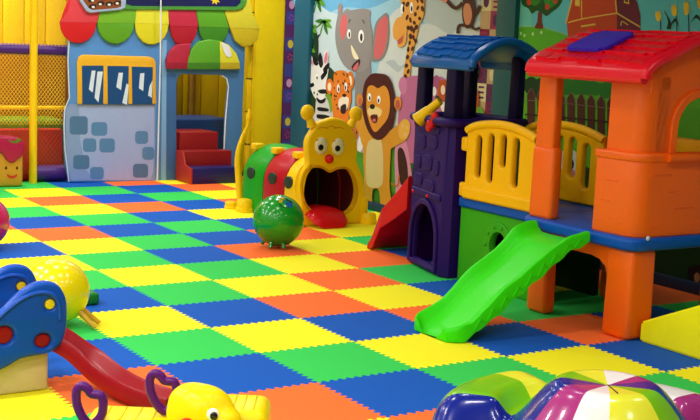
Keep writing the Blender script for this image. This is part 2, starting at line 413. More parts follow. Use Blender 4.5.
# lion
a = Art(fm, .0465).set(340, 60, 3.82)
a.line('#b96f1e', [(200, 470), (225, 480), (232, 440)], 6)
a.add('#d99a28', [(108, 285), (190, 285), (200, 330), (195, 470), (205, 560), (200, 590), (165, 590), (155, 500), (130, 500), (128, 585), (92, 585), (98, 480), (95, 340)])
a.add('#d99a28', [(90, 190), (105, 230), (120, 300), (95, 330), (75, 270), (50, 230), (40, 200), (60, 180)])
a.add('#d99a28', [(180, 290), (230, 245), (250, 225), (268, 250), (262, 300), (215, 330), (190, 340)])
a.el('#e8b64a', 252, 265, 22, 40, 10).el('#e9c07a', 255, 285, 6, 9).el('#e9c07a', 262, 258, 5, 7).el('#e9c07a', 246, 252, 5, 7)
a.add('#dcc98a', [(112, 320), (135, 302), (165, 310), (172, 400), (165, 480), (112, 480), (105, 400)])
a.add('#4b1712', [(98, 95), (125, 55), (160, 52), (192, 63), (208, 105), (217, 170), (210, 240), (190, 280), (160, 305), (130, 295), (105, 250), (92, 180)])
a.el('#dd8f2b', 82, 152, 12, 24).el('#c96a4a', 84, 158, 7, 15).el('#dd8f2b', 228, 165, 14, 26).el('#b9584a', 228, 170, 9, 18)
a.add('#e0952a', [(112, 110), (130, 97), (152, 108), (175, 98), (192, 120), (198, 170), (190, 220), (165, 255), (140, 275), (120, 240), (108, 180)])
a.add('#f0d690', [(112, 190), (135, 175), (165, 190), (162, 212), (140, 225), (118, 212)])
a.add('#5b1a18', [(124, 212), (150, 210), (148, 238), (132, 238)]).el('#d8696e', 138, 230, 7, 6)
a.el('#17100e', 131, 178, 10, 10).el('#ffffff', 120, 142, 7, 16).el('#111111', 121, 146, 3.5, 8).el('#ffffff', 156, 152, 7, 16).el('#111111', 155, 156, 3.5, 8)
a.add('#ecebe4', [(75, 585), (100, 560), (115, 575), (135, 600), (110, 608), (80, 600)]).add('#ecebe4', [(150, 590), (180, 560), (200, 575), (185, 605), (155, 605)])
a.done('painted_lion', mur)
# patchwork borders
def border(y0, y1, name, pal, fm=fm, par=mur):
    a = Art(fm, .0035); n = 0
    for zc in range(0, 17):
        for k in range(2):
            z0, z1 = .1 + zc * .155, .1 + (zc + 1) * .155; ya, yb = y0 + (y1 - y0) * k / 2, y0 + (y1 - y0) * (k + 1) / 2
            col = pal[(zc * 3 + k * 2 + (zc * k) % 3) % len(pal)]
            if col not in a.m: a.m.append(col)
            sheet(a.bm, fm, [wr(ya, yb, z0, z1)], .0014, .0014, 0, a.m.index(col))
            c2 = pal[(zc + k + 2) % len(pal)]
            if c2 not in a.m: a.m.append(c2)
            cy, cz = (ya + yb) / 2, (z0 + z1) / 2; w = abs(yb - ya) * .28
            if (zc + k) % 3 == 0: sheet(a.bm, fm, [ell(-cy, cz, w, .05)], .0018, .0018, 0, a.m.index(c2))
            elif (zc + k) % 3 == 1:
                for d in (-.045, 0, .045): sheet(a.bm, fm, [wr(cy - w, cy + w, cz + d - .009, cz + d + .009)], .0018, .0018, 0, a.m.index(c2))
            else:
                for d in range(5): sheet(a.bm, fm, [ell(-(cy + w * .7 * math.cos(d * 1.257)), cz + .035 * math.sin(d * 1.257), w * .3, .012)], .0018, .0018, 0, a.m.index(c2))
    a.done(name, par)
border(.36, .088, 'patchwork_border', ['#8c2145', '#e2d29c', '#a13358', '#c9a878', '#5d2a58'])


# ------------------------------------------------------------------ farm mural
far = thing('farm_mural', (WX, -1.8, 0), 'painted farm mural with barn and apple tree on the wall behind the red roof', 'mural')
a = Art(fm, .001); a.m = ['#5cc4cc']
sheet(a.bm, fm, [wr(-.155, -4.2, .085, 2.7)], .0002, .0002, 0, 0)
a.add('#70d0bc', [(512, -40), (530, -40), (532, 40), (512, 40)], 0)
a.add('#5cb824', [(512, 29), (522, 27), (540, 27), (560, 33), (600, 48), (660, 50), (800, 60), (800, 330), (505, 260), (505, 80)], 0)
a.line('#9cc850', [(512, 28.5), (522, 26.5), (540, 26.5), (562, 33), (600, 47)], .7)
for x, y in ((521, 33.5), (524.5, 35.5), (533, 34), (541.5, 32.5)): a.el('#cfe6b0', x, y, 1, 1.7)
a.add('#0d3d12', [(500, 130), (560, 150), (640, 200), (800, 260), (800, 400), (500, 260)], 0)
a.done('painted_landscape', far)
a = Art(fm, .0055).set(500, 0, 7)
a.add('#7a2d1e', [(245, 195), (262, 150), (268, 85), (295, 85), (295, 150), (303, 198)], 3)
a.add('#14541c', [(150, 0), (165, -80), (250, -140), (360, -120), (440, -40), (430, 20), (405, 55), (370, 80), (330, 112), (300, 95), (260, 75), (225, 95), (200, 60), (165, 40)])
a.add('#2c8a24', [(190, -20), (240, -70), (300, -60), (290, 0), (250, 40), (210, 20)]).add('#2c8a24', [(310, -20), (360, -40), (410, 0), (380, 40), (330, 60)])
for x, y in ((333, 48), (205, 15), (390, 5), (240, -30), (300, -60)): a.el('#cf3a22', x, y, 15, 22)
a.done('painted_apple_tree', far)
a = Art(fm, .0055).set(500, 0, 7)
a.add('#c8461e', [(470, 165), (490, 60), (520, -80), (820, -120), (820, 300), (480, 300)], 0)
a.add('#6b2336', [(820, -120), (920, -60), (965, 20), (985, 110), (985, 300), (820, 300)], 0)
a.line('#e8c04c', [(462, 165), (500, 20), (520, -80)], 9).line('#e8c04c', [(480, 158), (600, 128), (820, 92)], 9).line('#e8c04c', [(820, 92), (900, 140), (985, 190)], 9)
a.line('#e8c04c', [(820, 95), (810, 0), (800, -60)], 9).line('#e8c04c', [(575, 135), (572, 0), (570, -40)], 7).line('#e8c04c', [(570, 185), (670, 170)], 12)
a.add('#e8c04c', [(528, 40), (530, -20), (562, -25), (560, 45)], 0).add('#e8c04c', [(870, 20), (875, -30), (905, 0), (908, 30)], 0).add('#4a1a22', [(878, 10), (880, -15), (898, 2), (900, 20)], 0)
a.line('#e8c04c', [(850, 180), (858, 150), (900, 175)], 6)
a.done('painted_barn', far)
a = Art(fm, .0055).set(600, 0, 7)
for x, y, r in ((407, 115, 38), (520, 75, 42), (605, 60, 50), (700, 20, 45), (790, 30, 45)):
    a.line('#123a1c', [(x + 10, y), (x + 18, 150), (x + 20, 260)], 6)
    a.add('#f2cc30', [(x - 18, y - 10), (x - 12, y - r), (x, y - r * .7), (x + 8, y - r * 1.1), (x + 22, y - 10), (x + 14, y + r * .8), (x - 8, y + r * .8)], 4)
for q in ([(470, 200), (480, 150), (450, 70), (495, 150), (500, 200)], [(490, 190), (530, 125), (555, 190), (530, 150)], [(640, 160), (680, 100), (715, 160), (675, 125)], [(730, 190), (760, 120), (790, 190)]): a.add('#0e2b18', q, 4)
a.done('painted_tulips', far)
a = Art(fm, .0055).set(540, 80, 7)
for x, y, w, h in ((-60, 40, 60, 60), (20, 60, 90, 75), (190, 50, 70, 55), (280, 45, 80, 60), (370, 60, 80, 50), (480, 70, 80, 60)):
    a.add('#1f7a24' if x > 100 else '#0f3d18', [(x + w * math.cos(t) * (1 + .12 * math.sin(5 * t)), y + h * math.sin(t) * (1 + .12 * math.sin(7 * t))) for t in (2 * PI * i / 18 for i in range(18))])
a.done('painted_bushes', far)
a = Art(fm, .010).set(540, 80, 7)
for k in range(-3, 9):
    x, y = 150 + k * 70, 80 + k * 7
    a.add('#54261b', [(x - 27, y + 310), (x - 27, y + 45), (x, y), (x + 27, y + 45), (x + 27, y + 310)], 0, step=(k == -3))
a.h += .0006
for k in range(-3, 9):
    x, y = 150 + k * 70, 80 + k * 7
    a.line('#8a6a5c', [(x - 27, y + 70), (x - 25, y + 42), (x, y + 2), (x + 25, y + 42), (x + 27, y + 70)], 4)
a.line('#8a6a5c', [(-100, 140), (150, 160), (500, 200), (760, 230)], 5).line('#3a1a14', [(-100, 240), (250, 270), (760, 320)], 12)
a.done('painted_picket_fence', far)
a = Art(fm, .028).set(550, 130, 7)
a.add('#e8e8e4', [(60, 200), (90, 150), (160, 140), (195, 170), (190, 300), (150, 330), (110, 300), (50, 310)])
a.add('#141416', [(60, 180), (85, 200), (80, 300), (50, 300)]).el('#ffffff', 62, 265, 9, 30).el('#141416', 152, 240, 24, 40).el('#ffffff', 150, 248, 12, 22).el('#141416', 148, 252, 6, 12)
a.add('#e08a90', [(130, 290), (180, 285), (185, 380), (135, 385)])
a.done('painted_cow', far)
a = Art(fm, .012).set(640, 240, 6)
a.add('#1b1114', [(290, 170), (340, 150), (420, 160), (430, 290), (340, 290), (295, 240)]).el('#b9825e', 345, 225, 18, 30)
a.done('painted_dog', far)

# ------------------------------------------------------------------ soft play area at the back
yel_soft = soft('soft_yellow', '#ffd000'); pur_soft = soft('soft_purple', '#4a1f78'); red_soft = soft('soft_red', '#8a060c')
blu_soft = soft('soft_navy', '#12125c'); org_soft = soft('soft_orange', '#b06405')
def cyl(bm, p0, p1, r, seg=16, mi=0): return tube(bm, [p0, p1], r, seg, mi=mi)
frm = thing('net_play_frame', (-.16, 4.64, 0), 'yellow netted soft play frame with padded poles left of the shop front', 'play frame')
obj('post', cyl(BM(), (-.155, 4.64, 0), (-.155, 4.64, 3.09), .042), yel_soft, frm)
obj('post', cyl(BM(), (-1.5, 4.64, 0), (-1.5, 4.64, 3.09), .042), yel_soft, frm)
obj('top_rail', cyl(BM(), (-1.5, 4.70, 1.41), (.22, 4.70, 1.41), .062), pur_soft, frm)['label'] = 'purple padded rail'
obj('low_rail', cyl(BM(), (-1.5, 4.70, .80), (.22, 4.70, .80), .02), yel_soft, frm)
obj('bottom_pad', cyl(BM(), (-.12, 4.72, .095), (.24, 4.72, .095), .085), pur_soft, frm)['label'] = 'purple bottom pad'
bm = BM()
def strand(bm, p, q, r=.0028):
    tube(bm, [p, q], r, 4)
NX0, NX1, NZ0, NZ1 = -.95, .2, .62, 2.15
s = .05
for sg in (1, -1):
    c = -3.2
    while c < 3.2:
        # line z - NZ0 = sg*1.3*(x - NX0) + c
        pts = []
        for x in (NX0, NX1):
            z = NZ0 + sg * 1.3 * (x - NX0) + c
            if NZ0 <= z <= NZ1: pts.append((x, z))
        for z in (NZ0, NZ1):
            x = NX0 + (z - NZ0 - c) / (sg * 1.3)
            if NX0 < x < NX1: pts.append((x, z))
        if len(pts) >= 2: strand(bm, (pts[0][0], 4.66, pts[0][1]), (pts[1][0], 4.66, pts[1][1]))
        c += s
obj('net', bm, mat('net_cord', '#ffc81e', .7), frm)['label'] = 'yellow diamond net'
bm = BM()
for sg in (1, -1):
    c = -1.6
    while c < 1.6:
        pts = []
        for x in (NX0, NX1):
            z = .1 + sg * 1.3 * (x - NX0) + c
            if .1 <= z <= .62: pts.append((x, z))
        for z in (.1, .62):
            x = NX0 + (z - .1 - c) / (sg * 1.3)
            if NX0 < x < NX1: pts.append((x, z))
        if len(pts) >= 2: strand(bm, (pts[0][0], 4.66, pts[0][1]), (pts[1][0], 4.66, pts[1][1]), .002)
        c += .06
obj('net', bm, mat('net_cord_dark', '#a5602a', .7), frm)['label'] = 'lower brownish net'
tag(obj('ball_pit_wall', box(BM(), -1.5, .24, 4.83, 4.98, 0, .56, .03), soft('soft_scarlet', '#d22a1c'), None, 40, (-.6, 4.9, 0)), 'red padded ball pit wall behind the net', 'soft play wall')
tag(obj('padded_ledge', box(BM(), -1.5, .3, 4.99, 5.45, 0, .66, .05, 3), soft('soft_lime', '#5c9a1c'), None, 40, (-.6, 5.2, 0)), 'green padded ledge above the red ball pit wall', 'soft play mat')
bm = BM()
for k in range(20): box(bm, -1.6 + k * .25, -1.352 + k * .25, 5.9, 6.02, 0, 3.05, .03, 2)
tag(obj('padded_wall', bm, yel_soft, None, 40, (.5, 5.96, 0)), 'yellow padded wall at the back of the play area', 'padded wall')
tag(obj('padded_wall', box(BM(), -1.5, .6, 5.62, 5.72, 0, 1.34, .03, 3), org_soft, None, 40, (-.5, 5.67, 0)), 'darker orange-brown panel behind the net under the purple rail', 'padded wall')  # orange-brown box standing ahead of the yellow wall
# hanging pads seen through the shop door
bm = BM()
for k, x in enumerate((1.72, 1.95, 2.2)): cyl(bm, (x, 5.75, 0), (x, 5.75, 3.0), .05, 14)
tag(obj('padded_poles', bm, soft('soft_ochre', '#a87a14'), None, 40, (1.95, 5.75, 0)), 'brownish yellow padded poles seen through the shop doorway', 'padded poles')
tag(obj('landing_mat', box(BM(), 1.3, 2.36, 5.02, 5.6, 0, .66, .03, 3), soft('soft_blue', '#164a8c'), None, 40, (1.8, 5.3, 0)), 'blue padded landing mat behind the top red step', 'soft play mat')
st = thing('soft_steps', (1.75, 4.5, 0), 'red and navy padded steps leading into the shop doorway', 'steps')
obj('bottom_step', box(BM(), 1.475, 2.05, 4.12, 4.36, 0, .18, .012, 2), blu_soft, st)['label'] = 'navy front step'
obj('middle_step', box(BM(), 1.475, 2.07, 4.36, 4.545, 0, .345, .012, 2), red_soft, st)
obj('top_step', box(BM(), 1.50, 1.985, 4.55, 5.0, 0, .54, .012, 2), red_soft, st)
obj('side_pad', sheet(BM(), fx(1.475), [[(-4.54, 0), (-4.54, .34), (-4.36, .34), (-4.30, .2), (-4.13, .17), (-4.13, 0)]], 0, .02, .004), soft('soft_vermilion', '#b42a12'), st)['label'] = 'orange red side pad'

# ------------------------------------------------------------------ shop facade
FY = 4.55; ff = fy(FY)
shop = thing('shop_facade', (1.1, FY, 0), 'blue padded shop front with striped awning, yellow window and doorway', 'shop front')
def pp(fr, pts, crop=(0, 0, 1)): x, y, k = crop; return [fr.px(x + p / k, y + q / k) for p, q in pts]
blue_sh = mat('vinyl_blue', '#5590d4', .4, .06, 14); white = mat('vinyl_white', '#e9ecf2', .4)
left_pan = [(70, -30), (160.5, -30), (157, 182), (69.5, 182), (66, 165), (64.5, 140), (65, 112), (68, 104), (70, 98), (68.5, 60)]
obj('left_panel', sheet(BM(), ff, [pp(ff, left_pan)], -.06, 0, .008), blue_sh, shop)
obj('edge_piping', tube(BM(), [(*[at(*q, 1, FY - .075)[i] for i in range(3)],) for q in ((161, -30), (160.4, 60), (158.8, 120), (157.3, 181))], .009, 8), white, shop)['label'] = 'white piping along the panel edge'
obj('edge_piping', tube(BM(), [tuple(at(*q, 1, FY - .005)) for q in ((70, 30), (68, 60), (69.5, 98), (65, 108), (64, 125), (65, 150), (69, 182))], .006, 8), white, shop)['label'] = 'white piping along the left edge'
door_hole = [(176.5, 190), (176.5, 84), (178, 77), (182, 74), (222, 75), (227, 78), (229, 84), (226, 120), (224.5, 160), (224, 190)]
obj('right_panel', sheet(BM(), ff, [pp(ff, [(159.5, -30), (246, -30), (245, 60), (243, 100), (240.5, 186), (224, 186)] + door_hole[::-1][1:-1] + [(176.5, 182), (157, 182)])], -.06, 0, .008), mat('vinyl_blue_deep', '#4a7fb8', .4, .06, 14), shop)
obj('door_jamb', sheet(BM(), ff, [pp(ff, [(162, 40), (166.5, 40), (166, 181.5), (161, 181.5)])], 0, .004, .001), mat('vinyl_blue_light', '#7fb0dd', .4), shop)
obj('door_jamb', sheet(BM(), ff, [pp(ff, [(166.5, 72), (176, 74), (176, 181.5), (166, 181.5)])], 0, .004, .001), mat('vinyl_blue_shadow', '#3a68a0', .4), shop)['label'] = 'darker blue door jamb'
obj('edge_piping', tube(BM(), [tuple(at(*q, 1, FY - .01)) for q in ((224, 152), (225.5, 120), (228.5, 86), (226.5, 78.5), (222, 75.5))], .008, 8), white, shop)['label'] = 'white piping of the doorway'
# stone base
a = Art(ff, .005)
a.add('#8a9fcc', [(66, 108), (70, 104), (155.5, 104.5), (154.5, 180.5), (70.5, 180.5), (66.5, 160), (65.5, 130)], 0)
a.add('#a2b2de', [(79, 108), (84, 105), (154, 106), (154.5, 150), (153, 172), (150, 180), (94, 180), (86, 170), (80, 140)], 0)
a.set(50, 90, 4.2)
for k, (x0, y0, x1, y1) in enumerate([(82, 110, 158, 187), (173, 135, 240, 192), (138, 203, 194, 260), (207, 203, 272, 262), (97, 273, 165, 332), (168, 323, 225, 375), (357, 172, 411, 226), (387, 239, 437, 293), (348, 310, 411, 367)]):
    a.add('#5a86b4' if k not in (0, 4, 8) else '#52779f', rrect(x0, y0, x1, y1, 14), 0)
a.done('stone_base', shop)
# window
wf = obj('window_frame', sheet(BM(), ff, [pp(ff, [(77, 104), (76.5, 62), (78, 57), (82, 54.5), (148, 56.5), (153, 58), (155, 62), (155.5, 104)])], 0, .022, .008), mat('vinyl_mustard', '#eeb325', .4, .05, 20), shop)
a = Art(ff, .0575)
for q in ([(81.2, 65.5), (102.8, 65.5), (102.5, 104), (81.5, 104)], [(106.6, 65.8), (128, 66), (127.5, 104), (107, 104)], [(131, 66.5), (152, 67), (151.5, 104), (131.5, 104)]): a.add('#164a80', q, 0, step=False)
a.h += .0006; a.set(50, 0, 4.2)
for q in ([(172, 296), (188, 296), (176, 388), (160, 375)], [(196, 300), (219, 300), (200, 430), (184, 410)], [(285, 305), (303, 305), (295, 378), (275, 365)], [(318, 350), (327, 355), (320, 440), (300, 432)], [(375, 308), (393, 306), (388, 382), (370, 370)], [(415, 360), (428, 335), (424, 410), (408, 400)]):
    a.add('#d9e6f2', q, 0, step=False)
a.done('window_pane', wf)
# awning
c1 = (50, 0, 4.2); c2 = (150, 0, 4.2)
def scallop(name, cu, cl, up, low, crop):
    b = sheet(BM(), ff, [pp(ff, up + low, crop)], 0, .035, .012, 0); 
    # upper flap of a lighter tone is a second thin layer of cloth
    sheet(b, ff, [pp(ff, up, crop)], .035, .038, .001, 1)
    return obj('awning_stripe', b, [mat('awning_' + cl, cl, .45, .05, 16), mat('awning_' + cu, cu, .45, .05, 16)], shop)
def half(xl, xr, yt, yb, n=9): return [((xl + xr) / 2 + (xr - xl) / 2 * math.cos(PI * k / n), yt + (yb - yt) * math.sin(PI * k / n)) for k in range(n + 1)]
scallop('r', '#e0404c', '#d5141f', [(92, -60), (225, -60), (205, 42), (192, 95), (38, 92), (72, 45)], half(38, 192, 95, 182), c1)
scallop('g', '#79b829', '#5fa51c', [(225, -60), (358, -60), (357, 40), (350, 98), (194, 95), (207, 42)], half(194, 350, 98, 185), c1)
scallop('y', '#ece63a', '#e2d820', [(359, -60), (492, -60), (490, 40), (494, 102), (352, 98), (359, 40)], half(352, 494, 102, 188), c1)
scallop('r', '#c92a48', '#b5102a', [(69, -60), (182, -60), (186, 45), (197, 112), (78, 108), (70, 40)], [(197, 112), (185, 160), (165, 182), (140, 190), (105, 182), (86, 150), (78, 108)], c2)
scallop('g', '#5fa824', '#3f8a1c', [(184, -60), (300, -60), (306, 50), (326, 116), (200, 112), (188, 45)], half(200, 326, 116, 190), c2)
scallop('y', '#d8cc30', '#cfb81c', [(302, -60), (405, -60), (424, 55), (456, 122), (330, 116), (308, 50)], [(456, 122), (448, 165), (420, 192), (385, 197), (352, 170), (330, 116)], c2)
def hood(cu, cl, up, low):
    b = sheet(BM(), ff, [pp(ff, up, c2)], 0.0, .05, .012, 0); sheet(b, ff, [pp(ff, low, c2)], .05, .053, .001, 1)
    return obj('door_hood', b, [mat('awning_' + cu, cu, .45, .05, 16), mat('awning_' + cl, cl, .45, .05, 16)], shop)
hood('#b5203c', '#9a1430', [(64, 286), (62, 252), (75, 215), (105, 186), (165, 182), (150, 286)], [(64, 288), (63, 262), (150, 262), (148, 288)])
hood('#5ca522', '#3f7f1c', [(149, 288), (152, 250), (168, 205), (200, 172), (245, 165), (285, 172), (288, 288)], [(149, 290), (150, 262), (287, 262), (286, 290)])
h = hood('#dcd82c', '#b9a41c', [(286, 288), (286, 172), (325, 188), (355, 222), (370, 262), (372, 288)], [(286, 290), (287, 262), (368, 262), (370, 289)])
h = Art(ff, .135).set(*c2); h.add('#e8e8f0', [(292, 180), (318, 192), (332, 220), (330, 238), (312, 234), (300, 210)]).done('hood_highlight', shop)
# signs
sg = obj('sign_board', sheet(BM(), ff, [pp(ff, [(121, -26), (250, -26), (244, 4), (240, 9), (232, 10.5), (122, 9.5)])], .04, .06, .008), mat('sign_green', '#4f9a3c', .4), shop)
a = Art(ff, .1525); a.add('#141850', [(124, -24), (241, -24), (238, 3), (234, 6.5), (130, 6), (124, 4)], 0)
a.add('#e8c81e', [(213 + (5 if k % 2 else 2.6) * math.cos(PI * k / 7), 0 + (5 if k % 2 else 2.6) * math.sin(PI * k / 7)) for k in range(14)], 0)
a.done('sign_face', sg)
ck = obj('cookie_sign', sheet(BM(), ff, [pp(ff, [(78, 2), (72, -20), (125, -22), (123, 8), (118, 10), (88, 13), (84, 11)])], .04, .075, .01), mat('sign_lavender', '#a9bce0', .4), shop)
a = Art(ff, .19); a.add('#8a4a20', [(81, 1), (78, -14), (119, -15), (118.5, 6.5), (114, 8), (90, 10), (86, 8)], 0)
random.seed(2)
for k, (x, y) in enumerate([(90, 6.5), (98, 3.5), (106.5, 4), (114.5, 3), (89, 0), (101, -2), (112, -3), (95, -7), (107, -8)]):
    a.el('#23100a', x, y, 3.8, 2.3, -10, step=(k == 0))
a.h += .0006
for k, (x, y) in enumerate([(90, 7), (97, 4.2), (106, 4.6), (114, 3.4), (89.5, 0.6), (100, -1.5), (112, -2.4)]): a.el('#f2ece0', x + .6, y, 1.6, 1.1, step=False)
a.done('cookie_print', ck)

# pillar, jointed pole
tag(obj('padded_pillar', box(BM(), 2.50, 2.92, 4.72, 5.0, 0, 3.09, .03, 3), soft('soft_bright_yellow', '#ffe000'), None, 40, (2.7, 4.8, 0)), 'wide yellow padded pillar between the shop front and the animal mural', 'pillar')
jp = thing('jointed_pole', (2.44, 4.69, 0), 'slim yellow segmented pole against the yellow pillar', 'pole')
for k in range(8): 
    bm = lathe(BM(), [(.032, 0), (.036, .02), (.036, .36), (.032, .38)], (2.44, 4.69, .385 * k), 14)
    obj('pole_segment', bm, yel_soft, jp)
for k in range(1, 8): obj('joint_ring', lathe(BM(), [(.033, -.006), (.038, -.004), (.038, .004), (.033, .006)], (2.44, 4.69, .385 * k - .002), 14), mat('joint_black', '#2a1c0c', .6), jp)['label'] = 'dark joint'

bp_ = thing('patchwork_panel', (3.0, 4.72, 0), 'narrow purple patchwork patterned panel between yellow pillar and animal mural', 'wall panel')
obj('board', box(BM(), 2.925, 3.40, 4.725, 4.80, 0, 3.09, .004), mat('board_plum', '#5c2d72', .6), bp_)
border(-2.93, -3.20, 'patchwork_print', ['#5c2d72', '#9a48c0', '#d8a8d0', '#3d4aa0', '#b4487a', '#e0d040'], fy(4.7245), bp_)
# strawberry toy cube
tc = thing('strawberry_stool', (-.55, 4.48, 0), 'cream smiling soft stool with a pink strawberry cap in front of the net', 'stool')
SY = 4.36; SX1 = at(23.5, 165, 1, SY).x; SX0 = SX1 - .5
obj('body', box(BM(), SX0, SX1, SY, SY + .24, 0, .40, .035, 3), soft('soft_cream', '#c98f2a'), tc)
fs = fy(SY - .001)
cap = sheet(BM(), fs, [pp(fs, catmull([(-40, 140), (-10, 137), (10, 137), (20, 138.5), (24, 144), (23, 154), (17, 160), (12, 163), (6, 160), (2, 154), (-4, 153), (-12, 164), (-20, 166), (-28, 158), (-40, 154)], True, 4))], -.25, .02, .02)
obj('cap', cap, soft('soft_pink', '#a80a48'), tc)['label'] = 'pink dripping strawberry cap'
a = Art(fs, .0525); a.add('#5a7a1c', [(8, 139), (13, 141), (18, 138), (21, 139.5), (16, 143), (10, 142)], 4); a.done('leaf', tc)
a = Art(fs, .005); a.el('#3a2412', 6, 168, 1.1, 1.6).el('#3a2412', 17, 168, 1.1, 1.6).add('#c22a20', [(7, 174), (12, 176), (17, 174), (16, 177), (12, 178.5), (8, 177)]); a.done('face', tc)

# ------------------------------------------------------------------ caterpillar tunnel
cy_, cg, cr_ = plast('plastic_yellow', '#ffcb06'), plast('plastic_green', '#0f9a1e'), plast('plastic_crimson', '#b8061e')
ct = thing('caterpillar_tunnel', (1.47, 1.8, 0), 'yellow smiling caterpillar crawl tunnel with green and red body segments', 'play tunnel')
CXc, RW, LEG = 1.47, .315, .31
def arch(r, leg, n=16): return [(-r, 0)] + [(-r * math.cos(PI * k / n), leg + r * math.sin(PI * k / n)) for k in range(n + 1)] + [(r, 0)]
def segment(y0, y1, m, hole_y):
    b = BM(); rows = []; N = 10
    for i in range(N + 1):
        t = i / N; bul = .022 * math.sin(PI * t) ** .6
        y = y0 + (y1 - y0) * t
        rows.append([b.verts.new((CXc + x, y, z)) for x, z in arch(RW + bul, LEG)])
    inner = []
    for y in (y0, y1): inner.append([b.verts.new((CXc + x, y, z)) for x, z in arch(RW - .03, LEG)])
    fs_ = []
    for A, B in zip(rows, rows[1:]):
        for p, q, r, s_ in zip(A, A[1:], B[1:], B): fs_.append(b.faces.new((p, q, r, s_)))
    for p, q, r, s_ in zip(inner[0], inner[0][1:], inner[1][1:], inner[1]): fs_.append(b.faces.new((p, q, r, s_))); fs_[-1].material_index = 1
    for A, B in ((rows[0], inner[0]), (rows[-1], inner[1])):
        for p, q, r, s_ in zip(A, A[1:], B[1:], B): fs_.append(b.faces.new((p, q, r, s_)))
    bmesh.ops.recalc_face_normals(b, faces=fs_)
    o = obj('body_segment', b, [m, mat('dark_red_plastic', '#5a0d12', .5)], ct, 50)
    h = lathe(BM(), [(.056, -.02), (.056, .002), (.05, .005), (0, .005)], (CXc - RW - .021, hole_y, .37), 20, (-1, 0, 0))
    for v in h.verts: v.co.y = hole_y + (v.co.y - hole_y) * 1.35
    obj('porthole', h, mat('dark_hole', '#0c2c16', .6), o)['label'] = 'dark round side hole'
    return o
segment(1.93, 2.33, cg, 2.14); segment(1.53, 1.915, cr_, 1.72)
segment(1.24, 1.515, cy_, 1.42)
for y in (2.32, 1.92, 1.52): obj('joint_block', box(BM(), CXc - .22, CXc - .12, y - .05, y + .05, .575, .635, .012, 2), cy_, ct)
fc = fy(1.235)
head = catmull([(300, 226), (299, 205), (299.5, 188), (302, 175), (306, 163), (305, 150), (306, 139), (311, 130), (316, 123), (323, 120), (332, 117.5), (341, 119.5), (347, 124),
                (352, 131), (355, 139), (356, 150), (355, 160), (358, 168), (362, 180), (363, 200), (363, 224)], True, 4)
mouth = catmull([(301, 194), (300.5, 182), (305, 170), (313, 166), (321, 167), (328, 171), (335, 168), (344, 167.5), (351, 174), (355, 186), (354, 200), (348, 210), (338, 214), (327, 215), (314, 213), (304.5, 205)], True, 4)
bx = [fc.px(*q) for q in head]
face = sheet(BM(), fc, [[(x, max(z, 0)) for x, z in bx], [fc.px(*q) for q in mouth]], -.05, .04, .025, 0, 3)
fo = obj('face_panel', face, cy_, ct, 60)
for nm, c_, q_ in (('l', (307.5, 112.5), (312, 126)), ('r', (356, 114), (350, 127))):
    b = BM(); p0, p1 = Vector(at(*q_, 1, 1.24)), Vector(at(*c_, 1, 1.24)); tube(b, [p0, p0.lerp(p1, .5), p1], [.045, .032, .03], 12); ball(b, p1, .066, 1, .75, 1.05); obj('antenna', b, cy_, fo)
rimm = tube(BM(), [tuple(fc.o + fc.ex * fc.px(*q)[0] + fc.ey * fc.px(*q)[1] + fc.n * .03) for q in mouth], .012, 8, True)
obj('mouth_rim', rimm, plast('plastic_amber', '#d99a0e'), fo)
for u in (321.2, 338): 
    v = 146 if u < 330 else 147
    p = Vector(at(u, v, 1, 1.19)); e = obj('eye', ball(BM(), p, .066, .95, .35, 1.2), mat('eye_cream', '#e9e2b8', .3), fo)
    obj('pupil', ball(BM(), Vector(at(u + (-.3), v + 1.5, 1, 1.168)), .028, 1, .4, 1), mat('gloss_black', '#0a0a0a', .2), e)
    # eyebrow
    obj('eyelid', tube(BM(), [tuple(at(u + d, v - 7 + abs(d) * .25, 1, 1.188)) for d in (-5, -2.5, 0, 2.5, 5)], .007, 8), plast('plastic_amber', '#d99a0e'), fo)
obj('nose', ball(BM(), at(329.2, 159, 1, 1.18), .042), plast('plastic_red', '#d2151a', .25), fo)
fr_ = BM(); 
for k, (u, v, w) in enumerate(((323, 127, 5), (331, 126, 7), (339, 127, 5))): tube(fr_, [tuple(at(u + d, v + abs(d) * .3, 1, 1.196)) for d in (-w, -w / 2, 0, w / 2, w)], .005, 6)
obj('brow_wrinkle', fr_, plast('plastic_amber', '#d99a0e'), fo)
# tongue: curved slab hanging out of the mouth
tb = BM(); rows = []
for y, z, w, th in ((1.36, .11, .15, .06), (1.24, .115, .19, .06), (1.15, .10, .20, .06), (1.07, .055, .18, .055), (1.02, .02, .13, .03)):
    cxx = 1.385
    rows.append([tb.verts.new((cxx + w * math.cos(t), y, max(0.002, z + th * (math.sin(t) if math.sin(t) > 0 else math.sin(t) * .7)))) for t in (2 * PI * k / 16 for k in range(16))])
for A, B in zip(rows, rows[1:]):
    for k in range(16): tb.faces.new((A[k], A[(k + 1) % 16], B[(k + 1) % 16], B[k]))
tb.faces.new(rows[0]); tb.faces.new(rows[-1][::-1]); bmesh.ops.recalc_face_normals(tb, faces=tb.faces[:])
obj('tongue', tb, plast('plastic_red', '#d2151a', .25), fo, 70)['label'] = 'red sticking out tongue'
